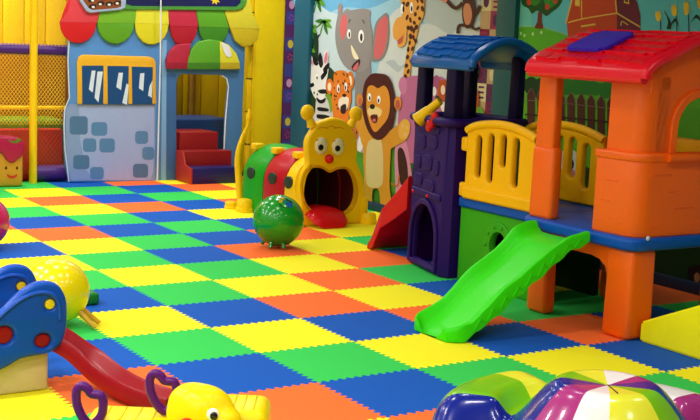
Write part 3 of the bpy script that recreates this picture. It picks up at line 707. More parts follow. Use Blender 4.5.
# tail fin at the back and round feet
tl = fx(1.12)
tb = BM(); tube(tb, [(1.165, 2.38, .0), (1.15, 2.40, .25), (1.135, 2.41, .5), (1.17, 2.40, .68), (1.215, 2.38, .80), (1.225, 2.37, .88), (1.225, 2.37, .96)], [.03, .034, .03, .02, .015, .03, .012], 12, sm=5)
obj('tail', tb, cy_, ct)
def foot(x, y, m, r=.075, h=.1):
    return obj('foot', lathe(BM(), [(r * 1.1, 0), (r * 1.1, h * .3), (r, h * .35), (r, h * .8), (r * .8, h), (0, h)], (x, y, 0), 18), m, ct)
foot(1.10, 2.16, cy_, .085, .12); foot(1.12, 1.78, cg, .07, .1); foot(1.86, 1.18, cy_, .07, .1); foot(1.06, 2.38, cy_, .06, .07)
obj('side_block', box(BM(), 1.78, 1.86, 1.19, 1.30, 0, .24, .015, 2), cy_, ct)
obj('inner_sheet', sheet(BM(), fy(2.3), [[(CXc + x * .97, z) for x, z in arch(RW - .03, LEG)]], 0, .02, 0), mat('dark_red_plastic', '#5a0d12', .5), ct)['label'] = 'dark red sheet inside the tunnel'  # dark red sheet near the rear of the tunnel

# ------------------------------------------------------------------ hopper balls
def hopper(name, c, r, colm, label, feet, fm_=None, reach=.66, grp=None):
    t = thing(name, (c[0], c[1], 0), label, 'ball', 'inflatable hopping balls')
    obj('ball_body', ball(BM(), (c[0], c[1], r + .015), r, seg=48), colm, t, 180)
    for a_ in feet:
        an = math.radians(a_); d = Vector((math.cos(an), math.sin(an), 0))
        p0 = Vector((c[0], c[1], 0)) + d * (r * (.52 if reach < 1 else .8)) + Vector((0, 0, r * (.30 if reach < 1 else .5))); p1 = Vector((c[0], c[1], .016)) + d * (r * reach)
        obj('ball_foot', tube(BM(), [p0, p1 + Vector((0, 0, .0))], [.018, .013], 12), fm_ or colm, t)
    return t
bg = mat('ball_green', '#0f9420', .2, 0, 10, .25, .03); by = mat('ball_yellow', '#f6dc00', .2, 0, 10, .25, .03)
g1 = hopper('hopper_ball', (.45, .36), .205, bg, 'glossy green inflatable hopping ball with stubby feet on the orange mat', (215, 262, 20, 130))
# printed patch on the upper right front
pm = BM(); cball = Vector((.45, .36, .22)); random.seed(11)
def patch(col_i, az, el_, w, h_, rr):
    t = BM(); bmesh.ops.create_circle(t, cap_ends=True, segments=16, radius=1)
    bmesh.ops.subdivide_edges(t, edges=t.edges[:], cuts=1, use_grid_fill=True); bmesh.ops.triangulate(t, faces=t.faces[:])
    for v in t.verts:
        A = math.radians(az + v.co.x * w * (1 + .2 * math.sin(v.co.y * 5))); E_ = math.radians(el_ + v.co.y * h_)
        v.co = cball + Vector((math.cos(A) * math.cos(E_), math.sin(A) * math.cos(E_), math.sin(E_))) * rr
    join(pm, t, col_i)
patch(0, 262, 52, 26, 15, .2062); patch(1, 275, 46, 12, 8, .2068); patch(2, 246, 56, 9, 6, .2068); patch(2, 258, 66, 12, 5, .2068); patch(3, 278, 60, 6, 4, .207); patch(1, 262, 55, 4, 4, .207); patch(3, 288, 52, 5, 4, .2072)
bmesh.ops.recalc_face_normals(pm, faces=pm.faces[:])
obj('printed_patch', pm, [ink('#0d5a2a', .2), ink('#1b5fb0', .2), ink('#b8a51c', .2), ink('#3a1c1c', .2)], g1, 180)['label'] = 'dark printed picture patch'
hopper('hopper_ball', tuple(at(56.5, 291, 2, .2))[:2], .185, by, 'glossy yellow inflatable hopping ball behind the blue slide panels', (312, 335, 100, 190), mat('plastic_amber_foot', '#d8a012', .35), 1.3)
hopper('hopper_ball', (-1.685, 1.06), .19, mat('ball_pink', '#d81b6a', .12, 0, 10, .6, .03), 'pink inflatable ball cut off by the left edge of the photo', (100, 200, 300))

# ------------------------------------------------------------------ purple tower
pv = mat('plastic_violet', '#260560', .5, .12, 40, 0, .06, .2); pvd = mat('plastic_violet_dark', '#13063c', .5, .1, 60, 0, .06, .2)
pt = thing('play_tower', (1.3, -.85, 0), 'dark purple plastic climbing tower with arched doorway and blue roof', 'play tower')
A0, A1 = Vector((1.10, -.53, 0)), Vector((.96, -1.10, 0))
ex = (A1 - A0); Lf = ex.length
fp = Frame(A0, ex, (0, 0, 1))
def door(xl, xr, zb, zt, n=10):
    r = (xr - xl) / 2; return [(xl, zb), (xr, zb), (xr, zt - r * 1.1)] + [((xl + xr) / 2 + r * math.cos(PI * k / n), zt - r * 1.1 + r * 1.1 * math.sin(PI * k / n)) for k in range(1, n)] + [(xl, zt - r * 1.1)]
bm = sheet(BM(), fp, [[(0, 0), (Lf, 0), (Lf + .02, 1.12), (-.02, 1.12)], door(.055, .51, .06, .49)], -.06, 0, .02)
ring = [(x, z) for x, z in door(.015, .55, .02, .535)]
sheet(bm, fp, [ring, door(.053, .512, .055, .492)], -.01, .022, .012)
random.seed(9)
for x, z, w, h in ((.12, .66, .16, .09), (.33, .63, .2, .1), (.1, .79, .12, .1), (.28, .80, .18, .12), (.45, .78, .1, .12), (.14, .94, .18, .11), (.36, .96, .18, .11), (.2, 1.05, .2, .06), (.43, 1.05, .1, .06)):
    sheet(bm, fp, [catmull([(x - w / 2, z - h * .3), (x - w * .3, z - h / 2), (x + w * .3, z - h * .46), (x + w / 2, z - h * .2), (x + w * .46, z + h * .35), (x + w * .2, z + h / 2), (x - w * .3, z + h * .45), (x - w / 2, z + h * .2)], True, 3)], -.01, .01, .008)
sheet(bm, fp, [rrect(.02, .545, Lf - .02, .595, .02)], -.01, .016, .01)
obj('front_wall', bm, pv, pt, 50)
for x in (.07, .35): obj('bolt', ball(BM(), fp.o + fp.ex * x + Vector((0, 0, .56)) + fp.n * .016, .013), plast('plastic_red', '#d2151a', .25), pt)['label'] = 'red bolt'
# side walls: thick band around the other sides
outer = [(1.10, -.53), (1.2, -.48), (1.55, -.48), (1.64, -.55), (1.64, -1.08), (1.56, -1.18), (1.11, -1.18), (1.0, -1.165), (.962, -1.10)]
inner = [(1.02, -1.07), (1.07, -1.10), (1.13, -1.12), (1.54, -1.12), (1.58, -1.06), (1.58, -.57), (1.53, -.54), (1.22, -.54), (1.15, -.56)]
bm = sheet(BM(), fz(0), [outer + inner], 0, 1.12, .015)
f2 = Frame((1.02, -1.185, 0), (1, 0, 0), (0, 0, 1))
for x, z, w, h in ((.2, .2, .2, .12), (.2, .42, .2, .14), (.18, .68, .18, .14), (.2, .9, .2, .14)):
    sheet(bm, f2, [rrect(x - w / 2, z - h / 2, x + w / 2, z + h / 2, .03)], -.01, .008, .006)
obj('side_wall', bm, pv, pt, 50)
rim = [(x, y, 1.12) for x, y in catmull([(1.09, -.52), (1.2, -.475), (1.55, -.475), (1.645, -.55), (1.645, -1.08), (1.56, -1.185), (1.11, -1.185), (.995, -1.17), (.95, -1.10), (1.015, -.8)], True, 3)]
obj('rim', tube(BM(), rim, .032, 10, True), pv, pt, 60)
for x, y, sx, sy in ((1.12, -.60, .05, .055), (1.045, -1.06, .05, .062), (1.58, -.56, .045, .05), (1.59, -1.10, .045, .05)):
    obj('post', taper_box(BM(), (x, y, 1.05), (sx, sy), (x + .005, y, 1.60), (sx * .9, sy * .9), .02), pvd, pt)
obj('inner_box', box(BM(), 1.40, 1.56, -1.08, -.60, .02, .3, .02), plast('plastic_brown', '#6a4216'), pt)['label'] = 'brown box seen through the doorway'

def roof(name, parent, prof, y0, y1, th, m, rows, cols, y_scale=1, edge=.02):
    """prof: (x, z) of the top surface from one eave to the other; barrel roof along y with shingles"""
    pr_ = catmull(prof, False, 6); b = BM(); nrm = []
    for i, p in enumerate(pr_):
        q, r = pr_[max(i - 1, 0)], pr_[min(i + 1, len(pr_) - 1)]; d = Vector((r[0] - q[0], 0, r[1] - q[1])).normalized(); nrm.append(Vector((-d.z, 0, d.x)))
    low = [(p[0] - n.x * th, p[1] - n.z * th) for p, n in zip(pr_, nrm)]
    sec = pr_ + low[::-1]; ye = [y0, y0 - .012, y1 + .012, y1]; ctrs = [sum(p[0] for p in sec) / len(sec), 0]
    ins = [edge * .35, 0, 0, edge * .35]; rows_ = []
    for y, i_ in zip(ye, ins):
        rows_.append([b.verts.new((p[0] - n.x * i_, y, p[1] - n.z * i_)) for p, n in zip(pr_, nrm)] + [b.verts.new((p[0] + n.x * i_, y, p[1] + n.z * i_)) for p, n in zip(low[::-1], nrm[::-1])])
    fs_ = []; M_ = len(sec); h_ = len(pr_)
    for A, B in zip(rows_, rows_[1:]):
        for k in range(M_): fs_.append(b.faces.new((A[k], A[(k + 1) % M_], B[(k + 1) % M_], B[k])))
    for R_ in (rows_[0], rows_[-1]):
        for k in range(h_ - 1): fs_.append(b.faces.new((R_[k], R_[k + 1], R_[M_ - 2 - k], R_[M_ - 1 - k])))
    bmesh.ops.recalc_face_normals(b, faces=fs_)
    # thick rounded eave and gable lips
    q_ = [(p[0] - n.x * th / 2, p[1] - n.z * th / 2) for p, n in zip(pr_, nrm)]
    for y in (y0, y1): tube(b, [(x, y, z) for x, z in q_], th / 2 * 1.05, 12)
    for i_ in (0, -1):
        p, n = pr_[i_], nrm[i_]; c_ = (p[0] - n.x * th / 2, p[1] - n.z * th / 2)
        tube(b, [(c_[0], y0 - .005, c_[1]), (c_[0], y1 + .005, c_[1])], th / 2 * 1.02, 14)
    # frame normal of fy faces -y, so the slab above runs from y1 towards smaller y
    cum = [0]
    for p, q in zip(pr_, pr_[1:]): cum.append(cum[-1] + math.hypot(q[0] - p[0], q[1] - p[1]))
    T = cum[-1]
    def pos(s, y, h):
        s = max(0, min(T, s)); i = 0
        while i < len(cum) - 2 and cum[i + 1] < s: i += 1
        t = (s - cum[i]) / (cum[i + 1] - cum[i]); p, q = pr_[i], pr_[i + 1]; n = nrm[i].lerp(nrm[i + 1], t)
        return Vector((p[0] + (q[0] - p[0]) * t + n.x * h, y, p[1] + (q[1] - p[1]) * t + n.z * h))
    lo, hi = (min(y0, y1) + .035, max(y0, y1) - .035)
    for side in (0, 1):
        s0, s1 = T * .07, T * .5
        for r in range(rows):
            a_, c_ = s0 + (s1 - s0) * r / rows, s0 + (s1 - s0) * (r + 1) / rows
            w = (hi - lo) / cols; off = (r % 2) * w / 2
            for k in range(-1, cols + 1):
                ya, yb = lo + k * w + off, lo + (k + 1) * w + off
                ya, yb = max(ya, lo), min(yb, hi)
                if yb - ya < .02: continue
                jig = .008 * ((k * 7 + r * 3) % 3 - 1)
                cs = []
                for s_, h in ((a_ + jig, .017), (c_ + .004, .003)):
                    for y in (ya + .003, yb - .003): cs.append((s_ if side == 0 else T - s_, y, h))
                top = [b.verts.new(pos(*q)) for q in cs]; bot = [b.verts.new(pos(q[0], q[1], -.005)) for q in cs]
                idx = (0, 1, 3, 2)
                fsx = [b.faces.new([top[i] for i in idx]), b.faces.new([bot[i] for i in idx[::-1]])]
                for i in range(4):
                    p, q = idx[i], idx[(i + 1) % 4]; fsx.append(b.faces.new((top[p], bot[p], bot[q], top[q])))
                bmesh.ops.recalc_face_normals(b, faces=fsx)
    o = obj(name, b, m, parent, 35); return o, pos, T
roof('roof', pt, [(.985, 1.52), (1.0, 1.575), (1.10, 1.655), (1.22, 1.71), (1.34, 1.73), (1.46, 1.71), (1.58, 1.655), (1.68, 1.575), (1.695, 1.52)], -.60, -1.29, .055, mat('plastic_azure', '#0260bc', .28, .05, 60), 5, 6)
# telescope on the rim
tsc = thing('toy_telescope', (1.02, -.78, 1.1), 'yellow toy telescope mounted on the purple tower rim', 'toy telescope')
pA, pB = at(418, 120, 0, .98), at(440, 101, 0, 1.06)
dv = (pB - pA).normalized(); LT = (pB - pA).length
obj('barrel', lathe(BM(), [(.0, .03), (.045, .03), (.058, .0), (.052, .01), (.045, .08), (.04, LT * .5), (.034, LT * .55), (.032, LT * .9), (.03, LT), (.0, LT)], pA, 20, dv), cy_, tsc)
mid = pA + dv * LT * .62
obj('grip', tube(BM(), [mid, mid + Vector((.0, -.01, -.07)), mid + Vector((.01, -.015, -.13))], [.026, .022, .02], 10), plast('plastic_orange_grip', '#f08a10'), tsc)
mb = BM(); m0 = at(430, 123, 0, 1.0)
ball(mb, at(435, 118, 0, .97), .034, .7, 1, 1.3); ball(mb, at(429, 126, 0, .955), .034, .6, .9, 1.3)
tube(mb, [at(436, 114, 0, .98), at(431, 128, 0, .955)], .024, 10)
obj('mount', mb, plast('plastic_red', '#d2151a', .25), tsc)['label'] = 'red mount'

def ss(a, b, x):
    t = max(0, min(1, (x - a) / (b - a))); return t * t * (3 - 2 * t)
# ------------------------------------------------------------------ slides
def slide(name, stations, w_in, m, label, loc, dirv, cat='slide'):
    """stations: (s, zL, zR, skirt, tL, tR): s along dirv; lips tL/tR across; every station gives a U section with outer skirts"""
    b = BM(); rows = []; d = Vector(dirv); n = Vector((0, 0, 1)).cross(d)   # n points to the slide's left when looking along d
    for s_, zl, zr, zk, tl_, tr_ in stations:
        base = Vector((0, 0, 0)) + d * s_
        w = tl_ - tr_
        def P(t, z): v = base + n * t; return (v.x, v.y, z)
        def Z(t): return zr + (zl - zr) * (t - tr_) / w
        dep = w_in
        sec = [(tl_, zk[0]), (tl_, zl - .025), (tl_ - .006, zl - .006), (tl_ - .02, zl), (tl_ - .034, zl - .006), (tl_ - .05, zl - dep * .55), (tl_ - .09, zl - dep * .95), (tl_ - .15, Z(tl_ - .15) - dep),
               (tr_ + .15, Z(tr_ + .15) - dep), (tr_ + .09, zr - dep * .95), (tr_ + .05, zr - dep * .55), (tr_ + .034, zr - .006), (tr_ + .02, zr), (tr_ + .006, zr - .006), (tr_, zr - .025), (tr_, zk[1]),
               (tr_ + .03, zk[1]), (tr_ + .04, min(zr - dep - .03, max(zk[1] + .01, zr - dep - .03))), (tl_ - .04, max(zk[0] + .01, zl - dep - .03)), (tl_ - .03, zk[0])]
        rows.append([b.verts.new(P(t, max(z, .004))) for t, z in sec])
    M = len(rows[0])
    for A, B in zip(rows, rows[1:]):
        for k in range(M): b.faces.new((A[k], A[(k + 1) % M], B[(k + 1) % M], B[k]))
    b.faces.new(rows[0][::-1]); b.faces.new(rows[-1]); bmesh.ops.recalc_face_normals(b, faces=b.faces[:])
    bmesh.ops.triangulate(b, faces=[f for f in b.faces if len(f.verts) > 4])
    return b
lime = plast('plastic_lime', '#34dc06', .4)
Lz = [(.80, .605), (.74, .60), (.64, .56), (.57, .50), (.46, .42), (.31, .31), (.2, .22), (.13, .175), (.02, .125), (-.05, .085), (-.10, .07)]
Rz = [(.84, .61), (.79, .608), (.69, .585), (.54, .53), (.43, .445), (.33, .35), (.22, .295), (.08, .19), (.01, .125), (-.09, .09), (-.18, .06)]
Kz = [(.84, .55), (.66, .49), (.55, .41), (.44, .33), (.3, .24), (.16, .13), (.02, .05), (-.03, .006), (-.18, .006)]
sts = []
for k in range(41):
    t = k / 40; x = .815 - t * .945
    yl, yr = -2.24 + .005 * t, -2.75 + .07 * t
    e = max(0, (t - .9) / .1); yl -= .10 * e * e; yr += .05 * e * e
    wv = .014 * math.sin(t * 4.2 * PI + .6) * ss(.08, .2, t) * (1 - ss(.85, .97, t)); zl, zr = interp(Lz, x) + wv, interp(Rz, x) + wv
    zk = interp(Kz, x) + .018 * (abs(((t * 7) % 1) - .5) * 2 - .5) * (t < .85)
    sts.append((-x, zl, zr, (max(zl - .11, .004), min(zk, zr - .05)), -yl * -1, 0))
    sts[-1] = (-x, zl, zr, (max(zl - .13, .004), max(.004, min(zk, zr - .06))), yl, yr)
# looking down the slide along -x, n = z cross d = -y; use t = -y so that the left lip is the smaller |y|... build directly in x,y
def slide_mesh(sts, dep, axis):
    """axis 'x': s is x, t is y ; axis 'y': s is y, t is x"""
    b = BM(); rows = []
    for s_, zl, zr, zk, tl_, tr_ in sts:
        sg_ = 1 if tl_ > tr_ else -1; w = abs(tl_ - tr_)
        def zz(f): return zl + (zr - zl) * f
        sec = [(0, zk[0]), (0, zl - .025), (.006, zl - .006), (.02, zl), (.034, zl - .007), (.05, zl - dep * .55), (.085, zl - dep * .93), (w * .32, zz(.32) - dep), (w * .5, zz(.5) - dep), (w * .68, zz(.68) - dep), (w - .085, zr - dep * .93), (w - .05, zr - dep * .55), (w - .034, zr - .007), (w - .02, zr), (w - .006, zr - .006), (w, zr - .025), (w, zk[1]),
               (w - .012, zk[1]), (w - .03, max(zk[1], zr - dep - .03)), (.03, max(zk[0], zl - dep - .03)), (.012, zk[0])]
        row = []
        for t, z in sec:
            q = tl_ - sg_ * t; row.append(b.verts.new((s_, q, max(z, .004)) if axis == 'x' else (q, s_, max(z, .004))))
        rows.append(row)
    M = len(rows[0])
    for A, B in zip(rows, rows[1:]):
        for k in range(M): b.faces.new((A[k], A[(k + 1) % M], B[(k + 1) % M], B[k]))
    b.faces.new(rows[0][::-1]); b.faces.new(rows[-1]); bmesh.ops.recalc_face_normals(b, faces=b.faces[:])
    return b
sl = thing('wavy_slide', (-.1, -2.5, 0), 'bright lime green wavy plastic slide running down from the blue deck', 'slide')
obj('chute', slide_mesh([(-s_[0],) + s_[1:] for s_ in sts], .07, 'x'), lime, sl, 45)
# raised zigzag ribs on the near skirt
zb = BM()
for k in range(9):
    x = .74 - k * .085; zr, zk = interp(Rz, x), interp(Kz, x); t = (.815 - x) / .945; y = -2.75 + .07 * t - .002
    z0 = zk + .02; z1 = (zk + zr) / 2 + .01
    if z1 - z0 > .015: tube(zb, [(x + .035, y, z0 + .02), (x, y, z1), (x - .04, y, z0 - .02)], .004, 6)
obj('rib', zb, lime, sl)
sts2 = []
for k in range(25):
    t = k / 24; y = -.46 + t * .52; z = interp([(-.5, .67), (-.46, .66), (-.31, .52), (-.11, .35), (.0, .13), (.05, .06), (.1, .05)], y)
    sts2.append((y, z, z, (max(.004, z - .16 * (1 - t) - .10), max(.004, z - .26)), 1.11, 1.52))
rsl = obj('short_slide', slide_mesh(sts2, .06, 'y'), plast('plastic_slide_red', '#c4101c', .3), None, 45, (1.3, .0, 0))
tag(rsl, 'red plastic slide leaning on the far side of the purple tower', 'slide')

# ------------------------------------------------------------------ bridge
br = thing('play_bridge', (1.35, -1.62, 0), 'blue decked bridge with yellow railings and green side panel between two towers', 'play bridge')
deckm = plast('plastic_blue', '#0052b8', .35); ylr = plast('plastic_rail_yellow', '#ffbe00', .4); gp = plast('plastic_grass', '#36a512', .42)
obj('deck', box(BM(), 1.03, 1.66, -2.06, -1.19, .53, .605, .02, 3), deckm, br)
f3 = fx(1.05); ph = f3.px(496, 243)
bm = sheet(BM(), f3, [[(1.20, .0), (2.08, .0), (2.08, .53), (1.20, .53)], ell(1.64, .31, .085, .10)], -.05, 0, .012)
sheet(bm, f3, [ell(1.64, .31, .155, .17), ell(1.64, .31, .088, .103)], -.01, .012, .008)
for k in range(10):
    t = 2 * PI * k / 10; ball(bm, (1.05 - .012, -(1.64 + .125 * math.cos(t)), .31 + .14 * math.sin(t)), .012, seg=10)
obj('side_panel', bm, gp, br, 45)['label'] = 'green panel with round studded porthole'
obj('shade_panel', box(BM(), 1.60, 1.65, -2.02, -1.2, 0, .53, .012), plast('shade_green', '#0c3512'), br)['label'] = 'added dark green panel for under-deck shade'  # unseen panel added to darken the space under the deck
def slot(x0, x1, z0, z1): return rrect(x0, z0, x1, z1, (x1 - x0) / 2 * .98, 5)
top_ = catmull([(1.26, 1.10), (1.35, 1.135), (1.5, 1.16), (1.65, 1.165), (1.8, 1.15), (1.93, 1.12), (1.99, 1.10)], False, 4)
r1 = sheet(BM(), f3, [[(1.255, .595), (1.99, .595)] + top_[::-1], slot(1.365, 1.425, .76, 1.05), slot(1.495, 1.555, .74, 1.075), slot(1.625, 1.685, .86, 1.08), slot(1.755, 1.82, .74, 1.07)], -.03, .03, .022, 0, 3)
sheet(r1, f3, [rrect(1.25, .6, 1.995, .69, .02)], -.03, .045, .02, 0, 3)
tube(r1, [(1.05 - .02, -p[0], p[1] - .02) for p in top_], .03, 10)
for z in (.66, .98): box(r1, 1.02, 1.08, -1.27, -1.20, z - .05, z + .05, .015)
obj('front_railing', r1, ylr, br, 45)
fb = fx(1.64)
top2 = catmull([(1.22, 1.10), (1.35, 1.145), (1.55, 1.16), (1.75, 1.15), (1.9, 1.12), (2.0, 1.09)], False, 4)
r2 = sheet(BM(), fb, [[(1.22, .61), (2.0, .61)] + top2[::-1], slot(1.30, 1.36, .76, 1.06), slot(1.42, 1.48, .76, 1.06), slot(1.54, 1.60, .82, 1.06), slot(1.66, 1.735, .78, 1.06), slot(1.80, 1.875, .72, 1.03)], -.03, .03, .022, 0, 3)
tube(r2, [(1.64 - .02, -p[0], p[1] - .02) for p in top2], .03, 10)
obj('back_railing', r2, ylr, br, 45)

# ------------------------------------------------------------------ orange playhouse
orm = mat('plastic_orange', '#ff6600', .38, .1, 45); ord_ = orm
ph_ = thing('playhouse', (1.33, -2.55, 0), 'orange plastic playhouse tower with shingled red roof and arched window', 'playhouse')
for x, y in ((.93, -2.23), (.985, -2.93), (1.66, -2.14), (1.78, -2.96)):
    obj('leg', taper_box(BM(), (x, y, 0), (.105 if x > .95 and y < -2.5 else .05, .11 if y < -2.5 else .09), (x, y, .535), (.10 if x > .95 and y < -2.5 else .048, .105 if y < -2.5 else .085), .03, 4), orm, ph_)
hd = sheet(BM(), fx(.90), [[(2.25, .53), (2.25, .42), (2.30, .42)] + [(2.30 + .2 * t, .42 + .03 * math.sin(PI * t / 2)) for t in (.25, .5, .75, 1)] + [(2.68, .45), (2.75, .435), (2.80, .40), (2.825, .33), (2.88, .30), (2.88, .53)]], -.10, .0, .012)
obj('arch_header', hd, orm, ph_)
pl_ = sheet(BM(), fz(.53), [rrect(.845, -3.07, 1.83, -2.06, .10, 6)], 0, .078, .025, 0, 4)
obj('platform', pl_, deckm, ph_)['label'] = 'blue platform'
bl = BM(); ball(bl, at(648, 238.5, 1, -3.072), .014, 1, .6, 1); obj('bolt', bl, mat('bolt_white', '#c9d6e8', .3), ph_)['label'] = 'white bolt'
# lower walls (rounded front corner)
def Lfoot(g, ye):
    c = [(.885 - g, ye), (.885 - g, -2.94)]
    for k in range(1, 8):
        t = PI + (PI / 2) * k / 7; c.append((.995 + (.11 + g) * math.cos(t), -2.93 + (.11 + g) * math.sin(t)))
    c += [(1.79, -3.04 - g), (1.79, -2.96), (1.02, -2.96), (.965, -2.90), (.965, ye)]
    return c
lw = sheet(BM(), fz(.605), [Lfoot(0, -2.69)], 0, .455, .012)
sheet(lw, fz(1.045), [Lfoot(.010, -2.68)], 0, .055, .018)
random.seed(4)
for k in range(12):
    z = .67 + (k % 4) * .1; x = .98 + (k * 37 % 11) / 14
    box(lw, x, x + .09, -3.044, -3.036, z, z + .006, .002)
for k in range(6):
    z = .68 + (k % 3) * .12; y = -2.72 - (k * 5 % 4) * .05; box(lw, .881, .889, y - .05, y, z, z + .006, .002)
obj('lower_wall', lw, orm, ph_, 45)
# upper corner post + gable wall with arched window
def Ufoot(ye):
    c = [(.905, ye), (.905, -2.93)]
    for k in range(1, 8):
        t = PI + (PI / 2) * k / 7; c.append((.995 + .09 * math.cos(t), -2.93 + .09 * math.sin(t)))
    return c + [(1.10, -3.02), (1.10, -2.95), (1.02, -2.95), (.98, -2.90), (.98, ye)]
obj('post', sheet(BM(), fz(1.09), [Ufoot(-2.745)], 0, .46, .012), orm, ph_, 45)
fgw = fy(-2.95)
win = [(1.155, 1.09), (1.575, 1.09), (1.575, 1.25)] + [(1.365 + .21 * math.cos(PI * k / 12), 1.25 + .19 * math.sin(PI * k / 12)) for k in range(1, 12)] + [(1.155, 1.25)]
wo = [(1.12, 1.09), (1.61, 1.09), (1.61, 1.25)] + [(1.365 + .245 * math.cos(PI * k / 12), 1.25 + .225 * math.sin(PI * k / 12)) for k in range(1, 12)] + [(1.12, 1.25)]
gw = sheet(BM(), fgw, [[(1.0, 1.06), (1.77, 1.06), (1.77, 1.5), (1.68, 1.6), (1.5, 1.69), (1.33, 1.73), (1.18, 1.69), (1.02, 1.61), (.95, 1.55), (.95, 1.45), (1.0, 1.45)], win], 0, .07, .012)
sheet(gw, fgw, [wo, win], .06, .09, .012)
obj('gable_wall', gw, orm, ph_, 45)
sill = BM(); tube(sill, [(1.09, -3.055, 1.075), (1.12, -3.06, 1.075), (1.80, -3.06, 1.075)], .026, 12); obj('window_sill', sill, orm, ph_)
# left front post
lp = BM(); taper_box(lp, (.93, -2.205, .6), (.045, .105), (.93, -2.205, 1.06), (.044, .102), .03, 4); taper_box(lp, (.935, -2.195, 1.04), (.038, .085), (.94, -2.19, 1.56), (.036, .08), .02, 3)
obj('post', lp, orm, ph_, 45)
lp = BM(); taper_box(lp, (1.71, -2.19, .6), (.07, .08), (1.71, -2.19, 1.56), (.065, .07), .02, 3); obj('post', lp, orm, ph_, 45)
lp = BM(); taper_box(lp, (1.72, -2.92, .6), (.06, .06), (1.72, -2.92, 1.56), (.06, .06), .02, 3); obj('post', lp, orm, ph_, 45)
r3 = BM(); sheet(r3, fx(1.76), [rrect(2.26, .6, 2.86, 1.14, .05), slot(2.34, 2.41, .7, 1.05), slot(2.47, 2.54, .7, 1.05), slot(2.6, 2.67, .7, 1.05), slot(2.72, 2.79, .7, 1.05)], -.03, .03, .02)
obj('back_railing', r3, ylr, ph_, 45)['label'] = 'yellow railing inside'
redr = mat('plastic_roof_red', '#f4082a', .3, .05, 60)
rf, pos, T = roof('roof', ph_, [(.765, 1.53), (.78, 1.585), (.86, 1.645), (1.0, 1.70), (1.15, 1.765), (1.32, 1.80), (1.49, 1.765), (1.64, 1.70), (1.78, 1.645), (1.86, 1.59), (1.875, 1.525)], -2.14, -3.11, .06, redr, 6, 8, edge=.03)
# purple roof hatch lying on the slope
hb = BM(); s0, s1 = T * .13, T * .36; ya, yb = -2.36, -2.69
cs = []
for h in (.012, .034):
    for s_, y in ((s0, ya), (s0, yb), (s1, yb), (s1, ya)): cs.append(hb.verts.new(pos(s_, y, h)))
for f in ((3, 2, 1, 0), (4, 5, 6, 7), (0, 1, 5, 4), (1, 2, 6, 5), (2, 3, 7, 6), (3, 0, 4, 7)): hb.faces.new([cs[i] for i in f])
bmesh.ops.recalc_face_normals(hb, faces=hb.faces[:])
vert = [e for e in hb.edges if (e.verts[0] in cs[:4]) != (e.verts[1] in cs[:4])]
bmesh.ops.bevel(hb, geom=vert, offset=.03, segments=4, affect='EDGES'); bmesh.ops.bevel(hb, geom=[e for e in hb.edges], offset=.004, segments=2, affect='EDGES')
obj('roof_hatch', hb, plast('plastic_indigo', '#4526d0', .3), ph_, 40)['label'] = 'indigo square roof hatch'

# yellow ramp block
yb_ = BM()
q = [(.965, -3.05, .0), (.965, -3.95, .0), (1.45, -3.95, .0), (1.45, -3.05, .0), (.965, -3.05, .115), (.965, -3.95, .52), (1.45, -3.95, .52), (1.45, -3.05, .115)]
vs = [yb_.verts.new(p) for p in q]
for f in ((3, 2, 1, 0), (4, 5, 6, 7), (0, 1, 5, 4), (1, 2, 6, 5), (2, 3, 7, 6), (3, 0, 4, 7)): yb_.faces.new([vs[i] for i in f])
bmesh.ops.recalc_face_normals(yb_, faces=yb_.faces[:]); bmesh.ops.bevel(yb_, geom=yb_.edges[:], offset=.012, segments=2, affect='EDGES')
bmesh.ops.translate(yb_, verts=yb_.verts, vec=(0, -.005, 0))
tag(obj('ramp_block', yb_, soft('soft_lemon', '#fff200'), None, 40, (1.2, -3.5, 0)), 'yellow padded ramp block beside the orange playhouse leg', 'ramp')

# ------------------------------------------------------------------ vinyl soft play dome in the foreground
AP = at(608, 382, 2, .42)
dm = BM(); NA, NR = 180, 40
e1 = math.atan2(CR[0].y, CR[0].x)
pal = ['#f2f2f0', '#ecec3c', '#79c418', '#10228c', '#a8327e']   # white yellow green navy magenta
# (start angle in degrees seen from above; 0 = to the right in the view, 90 = away)
wed = [(-98, 1), (-55, 2), (-27, 3), (12, 4), (38, 0), (84, 1), (130, 2), (167, 3), (200, 4), (232, 0), (261, 1)]
def colour(deg):
    d = (deg + 88) % 360 - 88; c = 1
    for s_, k in wed:
        if d >= s_: c = k
    return c
def ss(a, b, x):
    t = max(0, min(1, (x - a) / (b - a))); return t * t * (3 - 2 * t)
def hz(r, d):
    d = d % 360
    H = .14 + .175 * ss(85, 120, d) * (1 - ss(165, 186, d)) + .15 * ss(12, 34, d) * (1 - ss(70, 100, d)) + .06 * ss(200, 230, d) * (1 - ss(300, 340, d))
    Rm = .70
    dome = .42 - .012 * max(0, 1 - r / .16) if r < .19 else .42 - .20 * ss(.17, .40, r)
    k = ss(.34, .44, r); ring = (.22 + (H - .22) * k) * max(0, 1 - max(0, (r - .50) / (Rm - .50)) ** 4) ** .5 if r < Rm else 0
    return max(dome, ring) if r < .40 else ring
rows = []
for i in range(1, NR + 1):
    r = .72 * i / NR
    rows.append([dm.verts.new((AP.x + r * math.cos(e1 + math.radians(d)), AP.y + r * math.sin(e1 + math.radians(d)), max(.0, hz(r, d)))) for d in (360 * k / NA - 88 for k in range(NA))])
ctr = dm.verts.new((AP.x, AP.y, .402))
for k in range(NA):
    ci = colour(360 * (k + .5) / NA - 88)
    f = dm.faces.new((ctr, rows[0][k], rows[0][(k + 1) % NA])); f.material_index = ci
    for A, B in zip(rows, rows[1:]):
        if max(v.co.z for v in (A[k], A[(k + 1) % NA], B[k], B[(k + 1) % NA])) <= 0.0: continue
        f = dm.faces.new((A[k], B[k], B[(k + 1) % NA], A[(k + 1) % NA])); f.material_index = ci
for _ in range(2): bmesh.ops.smooth_vert(dm, verts=[v for v in dm.verts if v.co.z > .02], factor=.5, use_axis_x=True, use_axis_y=True, use_axis_z=True)
